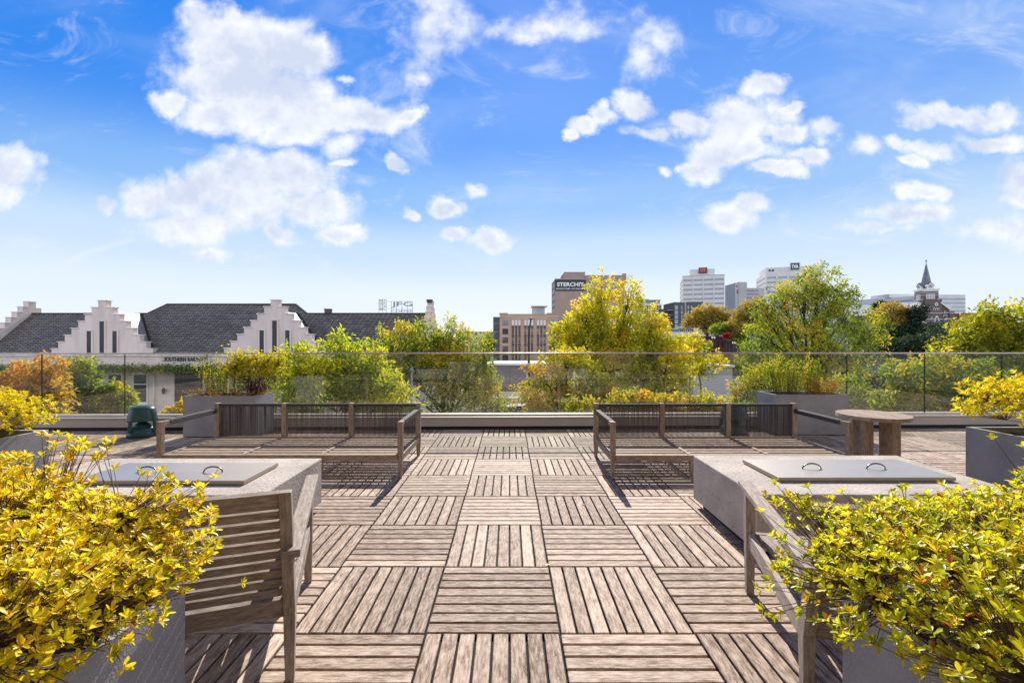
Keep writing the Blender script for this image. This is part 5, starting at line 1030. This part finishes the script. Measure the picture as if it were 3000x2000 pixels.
spire = mb.build('spire', 'spire_slate', t, O)
mb = MB(); mb.box(tcx - .1, tcx + .1, tcy - .1, tcy + .1, zt - .3, cz(757.5)); mb.box(tcx - .5, tcx + .5, tcy - .08, tcy + .08, cz(760.8), cz(759.6)); mb.build('cross', 'dark_brown', t, O)
rot = R(-14)
for k, nm in ((0, 'front'), (1, 'side')):
    ang = rot + (0 if k == 0 else -math.pi / 2)
    fx, fy_ = math.sin(ang), -math.cos(ang)   # outward normal
    c_ = Vector((tcx + fx * (tw + .02), tcy + fy_ * (tw + .02), 0)); ax = Vector((math.cos(ang), math.sin(ang), 0)); nn_ = Vector((fx, fy_, 0))
    def q_(a, out, z): v = c_ + ax * a + nn_ * out; return (v.x, v.y, z)
    # clock gablet at the foot of the spire
    m_ = MB(); w = tw * .45; z0, z1, z2 = cz(845.4), cz(836), cz(827.5)
    m_.hexa([q_(-w, -.1, z0), q_(w, -.1, z0), q_(w, -1.4, z0), q_(-w, -1.4, z0), q_(-w, -.1, z1), q_(w, -.1, z1), q_(w, -1.4, z1), q_(-w, -1.4, z1)]); m_.poly([q_(-w, -.1, z1 + .01), q_(w, -.1, z1 + .01), q_(0, -.1, z2)]); m_.build('clock_gable', 'white_paint', t, O)
    m_ = MB(); m_.poly([q_(-w*1.25, .05, z1 - .2), q_(-w*1.25, -1.6, z1 - .2), q_(0, -1.6, z2 + .3), q_(0, .05, z2 + .3)]); m_.poly([q_(w*1.25, .05, z1 - .2), q_(0, .05, z2 + .3), q_(0, -1.6, z2 + .3), q_(w*1.25, -1.6, z1 - .2)]); m_.build('clock_gable_roof', 'spire_slate', t, O)
    m_ = MB(); zc = (z0 + z1) / 2 + .3; pts = [q_(w * .62 * math.cos(a), -.05, zc + w * .62 * math.sin(a)) for a in np.linspace(0, 2 * math.pi, 17)[:-1]]; m_.poly(pts); ck = m_.build('clock', 'concrete_grey', t, O)
    m_ = MB(); m_.bar(q_(0, .02, zc), q_(0, .02, zc + w * .5), .1, .06, up=tuple(nn_)); m_.bar(q_(0, .02, zc), q_(w * .3, .02, zc + .2), .1, .06, up=tuple(nn_)); hd = m_.build('clock_hands', 'black_paint', t, O)
    for j in (-1, 0, 1):
        m_ = MB(); x_ = j * tw * .36; hw = tw * .13; zb_, zs_ = cz(876), cz(863); pl = [(x_ - hw, zb_), (x_ + hw, zb_), (x_ + hw, zs_)] + [(x_ + hw * math.cos(a), zs_ + hw * math.sin(a)) for a in np.linspace(0, math.pi, 7)[1:-1]] + [(x_ - hw, zs_)]
        m_.poly([q_(a, .06, z) for a, z in pl]); m_.poly([q_(x_ + (a - x_) * 1.45, .03, zs_ + (z - zs_) * 1.08) for a, z in pl], 1); m_.build('belfry_window', ['concrete_grey', 'white_paint'], t, O)
def front_arch(px, yb, yt, wpx, m_inner, pointed=True, nm='window', trim=1.5):
    m_ = MB(); x_ = cx(px); hw = wpx / 2 * s; zb_ = cz(yb); zt_ = cz(yt); zs_ = zt_ - hw * (1.4 if pointed else 1)
    def pr(h, up): return [(x_ - h, zb_), (x_ + h, zb_), (x_ + h, zs_), (x_ + h * .55, zs_ + (zt_ - zs_) * .7 + up * .6), (x_, zt_ + up), (x_ - h * .55, zs_ + (zt_ - zs_) * .7 + up * .6), (x_ - h, zs_)]
    m_.poly([(a, D - .72, z) for a, z in pr(hw, 0)], 0); m_.poly([(a, D - .66, z) for a, z in pr(hw + trim * s * .5, trim * s)], 1); m_.build(nm, [m_inner, 'white_paint'], t, O)
mb = MB(); mb.box(cx(2706), cx(2756), D - .64, D - .02, CZ - 3, cz(876)); mb.build('tower_base', 'brick_church', t, O)
front_arch(2741, 946, 929, 9, 'dark_brown', nm='door', trim=4.5)
for px in (2733.5, 2740, 2746.5): front_arch(px, 909, 903, 4, 'glass_dark', False, trim=2)
for k in range(8):
    a = k * math.pi / 4; m_ = MB(); x_ = cx(2740) + 3.9 * s * math.cos(a); z_ = cz(891) + 3.9 * s * math.sin(a); m_.poly([(x_ + 1.5 * s * math.cos(q), D - .70, z_ + 1.5 * s * math.sin(q)) for q in np.linspace(0, 2 * math.pi, 9)[:-1]]); m_.build('rose_light', 'white_paint', t, O)
for px, yb, yt, w in ((2765, 946, 936, 7), (2765, 931, 922, 4), (2761, 931, 924, 3), (2769, 931, 924, 3), (2727, 938, 930, 5), (2765, 919, 912, 5)):
    D_ = D; m_ = None; front_arch(px, yb, yt, w, 'glass_dark', True, trim=1.6)
mb = MB()
for y in (935, 916.5): mb.box(cx(2701), cx(2793.8), D - .75, D - .66 + .02, cz(y + .6), cz(y - .4))
mb.build('string_course', 'white_paint', t, O)
for px in (2687, 2783):
    m_ = MB(); m_.lathe([(2.6 * s, cz(912) - O[2]), (2.6 * s, cz(903) - O[2]), (3.2 * s, cz(902) - O[2]), (.1, cz(888) - O[2])], 8, c=(cx(px) - O[0], 0, 0), smooth=False); m_.build('pinnacle', 'stucco', t)
# office building behind church
D2 = 330; t = thing('office_building', 'long pale office building with blue window bands behind the church', 'building', (XX(2735, D2), D2, 0), R(0)); s2 = D2 / F
def ribbon(pts, ytops, m_, n_b, name):
    mb = MB()
    return mb
H0 = ZZ(945, D2); mb = MB(); mb.box(0, 93 * s2, 0, 20, -4, ZZ(863, D2)); mb.hexa([(-114 * s2 * 1.0, 60, -4), (0, 0, -4), (0, 20, -4), (-110 * s2, 80, -4), (-114 * s2 * 1.16, 60, ZZ(863, D2)), (0, 0, ZZ(863, D2)), (0, 20, ZZ(863, D2)), (-110 * s2 * 1.16, 80, ZZ(863, D2))]); mb.box(-56 * s2, 22 * s2, 22, 40, ZZ(863, D2), ZZ(852, D2)); mb.build('wall', 'office_white', t)
for k in range(7):
    zt = ZZ(873 + 11.5 * k, D2); mb = MB(); mb.box(.3, 93 * s2 + .06, -.12, 19, zt - 1.3, zt); mb.hexa([(-113 * s2 * (1.0 + .16 * .8) , 59.6, zt - 1.3), (-.1, -.15, zt - 1.3), (-.1, 2, zt - 1.3), (-110 * s2, 64, zt - 1.3), (-113 * s2 * (1 + .16 * .8), 59.6, zt), (-.1, -.15, zt), (-.1, 2, zt), (-110 * s2, 64, zt)]); mb.build('window_band', 'blue_glass', t)
D3 = 235; s3 = D3 / F; t = thing('brick_building', 'low red brick hall right of the church', 'building', (XX(2817, D3), D3, ZZ(945, D3) - 2)); mb = MB(); mb.box(0, 120 * s3, 0, 12, 0, ZZ(917, D3) - ZZ(945, D3) + 2); mb.build('wall', 'brick_red', t, bevel=0); mb = MB(); mb.box(21 * s3, 121 * s3, -.3, -.01, 0, ZZ(917.5, D3) - ZZ(945, D3) + 2.2); mb.build('wing', 'brick_maroon', t)
mb = MB(); mb.box(9 * s3, 12 * s3, -.06, -.002, 2.2, 4.2); mb.build('door', 'white_paint', t)
def tri(x): return x
# parked vehicles before the church
def car(label, px, D, y, m_, L=4.5, rz=0., van=False, grp='vehicles parked in front of the church'):
    t = thing('parked_bus' if van else 'parked_car', label, 'bus' if van else 'car', (XX(px, D), D, ZZ(y, D)), rz, grp); h = L / 2; w = .88
    if van: pr = [(-h, .35), (h, .35), (h, 1.1), (h - .2, 2.3), (h - .5, 2.6), (-h, 2.6)]; gl = [(-h + .3, 1.5), (h - .5, 1.5), (h - .6, 2.2), (-h + .3, 2.2)]
    else: pr = [(-h, .35), (h, .35), (h, .72), (h - .9, .88), (h - 1.7, 1.38), (-h + .9, 1.40), (-h + .15, .95), (-h, .85)]; gl = [(-h + .75, .92), (h - 1.2, .92), (h - 1.78, 1.31), (-h + 1.0, 1.33)]
    mb = MB(); mb.prism(pr[::-1], -w, w); mb.build('body', m_, t, bevel=.05); mb = MB(); mb.prism(gl[::-1], -w - .015, w + .015); mb.build('windows', 'glass_dark', t)
    for sx in (-h + .85, h - .85):
        for sy in (-w - .01, w - .17): m2 = MB(); pts = [(sx + .33 * math.cos(a), .33 + .33 * math.sin(a)) for a in np.linspace(0, 2 * math.pi, 15)[:-1]]; m2.prism(pts[::-1], sy, sy + .18); m2.build('wheel', 'tyre', t)
cl_ = [('white car nearest the church door', 2712, 206, 951, 'car_white', 0), ('dark red car left of the church door', 2722, 208, 950.5, 'car_red', .2), ('silver car below the right gable of the church', 2745, 207, 950, 'car_grey', 0), ('black car beside the church buttress', 2760, 209, 949.5, 'car_black', .1), ('white car in the front row left of the others', 2740, 198, 957, 'car_white', .1), ('second white car of the front row', 2770, 198, 957, 'car_white', -.1), ('grey car between the white cars and the bus', 2792, 200, 955, 'car_grey', 0), ('white car right of the bus', 2853, 203, 955, 'car_white', 0), ('red car in front of the white bus', 2822, 195, 958.5, 'car_red', .05)]
for lb, px, d_, y, m_, rz in cl_: car(lb, px, d_, y, m_, rz=rz)
car('white bus parked in front of the red brick hall', 2822, 204, 954.5, 'car_white', L=6.6, van=True)
mb = MB(); a = ZZ(957, 200); mb.hexa([(XX(2690, 190), 190, a - 6), (XX(2900, 190), 190, a - 6), (XX(2900, 214), 214, a - 6), (XX(2690, 214), 214, a - 6), (XX(2690, 190), 190, ZZ(960.5, 190)), (XX(2900, 190), 190, ZZ(960.5, 190)), (XX(2900, 214), 214, ZZ(949.6, 214)), (XX(2690, 214), 214, ZZ(949.6, 214))]); struct('parking_lot', mb, 'pavement')
for px, d_, yt in ((2812, 200, 913), (2851, 202, 920)):
    t = thing('lamp_post', 'tall slim parking lamp post ' + ('beside the office building' if px < 2830 else 'in front of the red brick hall'), 'lamp post', (XX(px, d_), d_, ZZ(955, d_))); zz_ = ZZ(yt, d_) - ZZ(955, d_); mb = MB(); mb.tube([(0, 0, 0), (0, 0, zz_)], [.1, .07], 6); mb.build('pole', 'concrete_grey', t); mb = MB(); mb.box(-.5, .5, -.2, .2, zz_, zz_ + .2); mb.build('lamp_head', 'concrete_grey', t)

for lb, px, d_, m_, rz in (('dark car on the street seen low through the centre glass', 1492, 56.5, 'car_black', .02), ('red car on the street left of the black street lamp', 1527, 57, 'car_red', 0), ('grey car on the street behind the low gold branches', 1600, 56, 'car_grey', 0)):
    car(lb, px, d_, CY + (CH - GZ - .01) * F / d_, m_, rz=rz, grp='cars on the street below the terrace')

for lb, px, y, a_ in (('yellow fallen leaf lying on a tile seam in the middle of the deck', 1604, 1655, .4), ('small brown fallen leaf near the foot of the right sofa', 1710, 1478, 1.9)):
    D_ = CH * F / (y - CY); t = thing('fallen_leaf', lb, 'leaf', (XX(px, D_), D_, .003), a_); mb = MB()
    mb.poly([(-.02, 0, 0), (-.008, .009, .004), (.008, .008, .006), (.02, 0, .002), (.008, -.008, .005), (-.008, -.009, .003)], r=.6); mb.build('blade', 'leaf_azalea' if y > 1600 else 'leaf_orange', t)
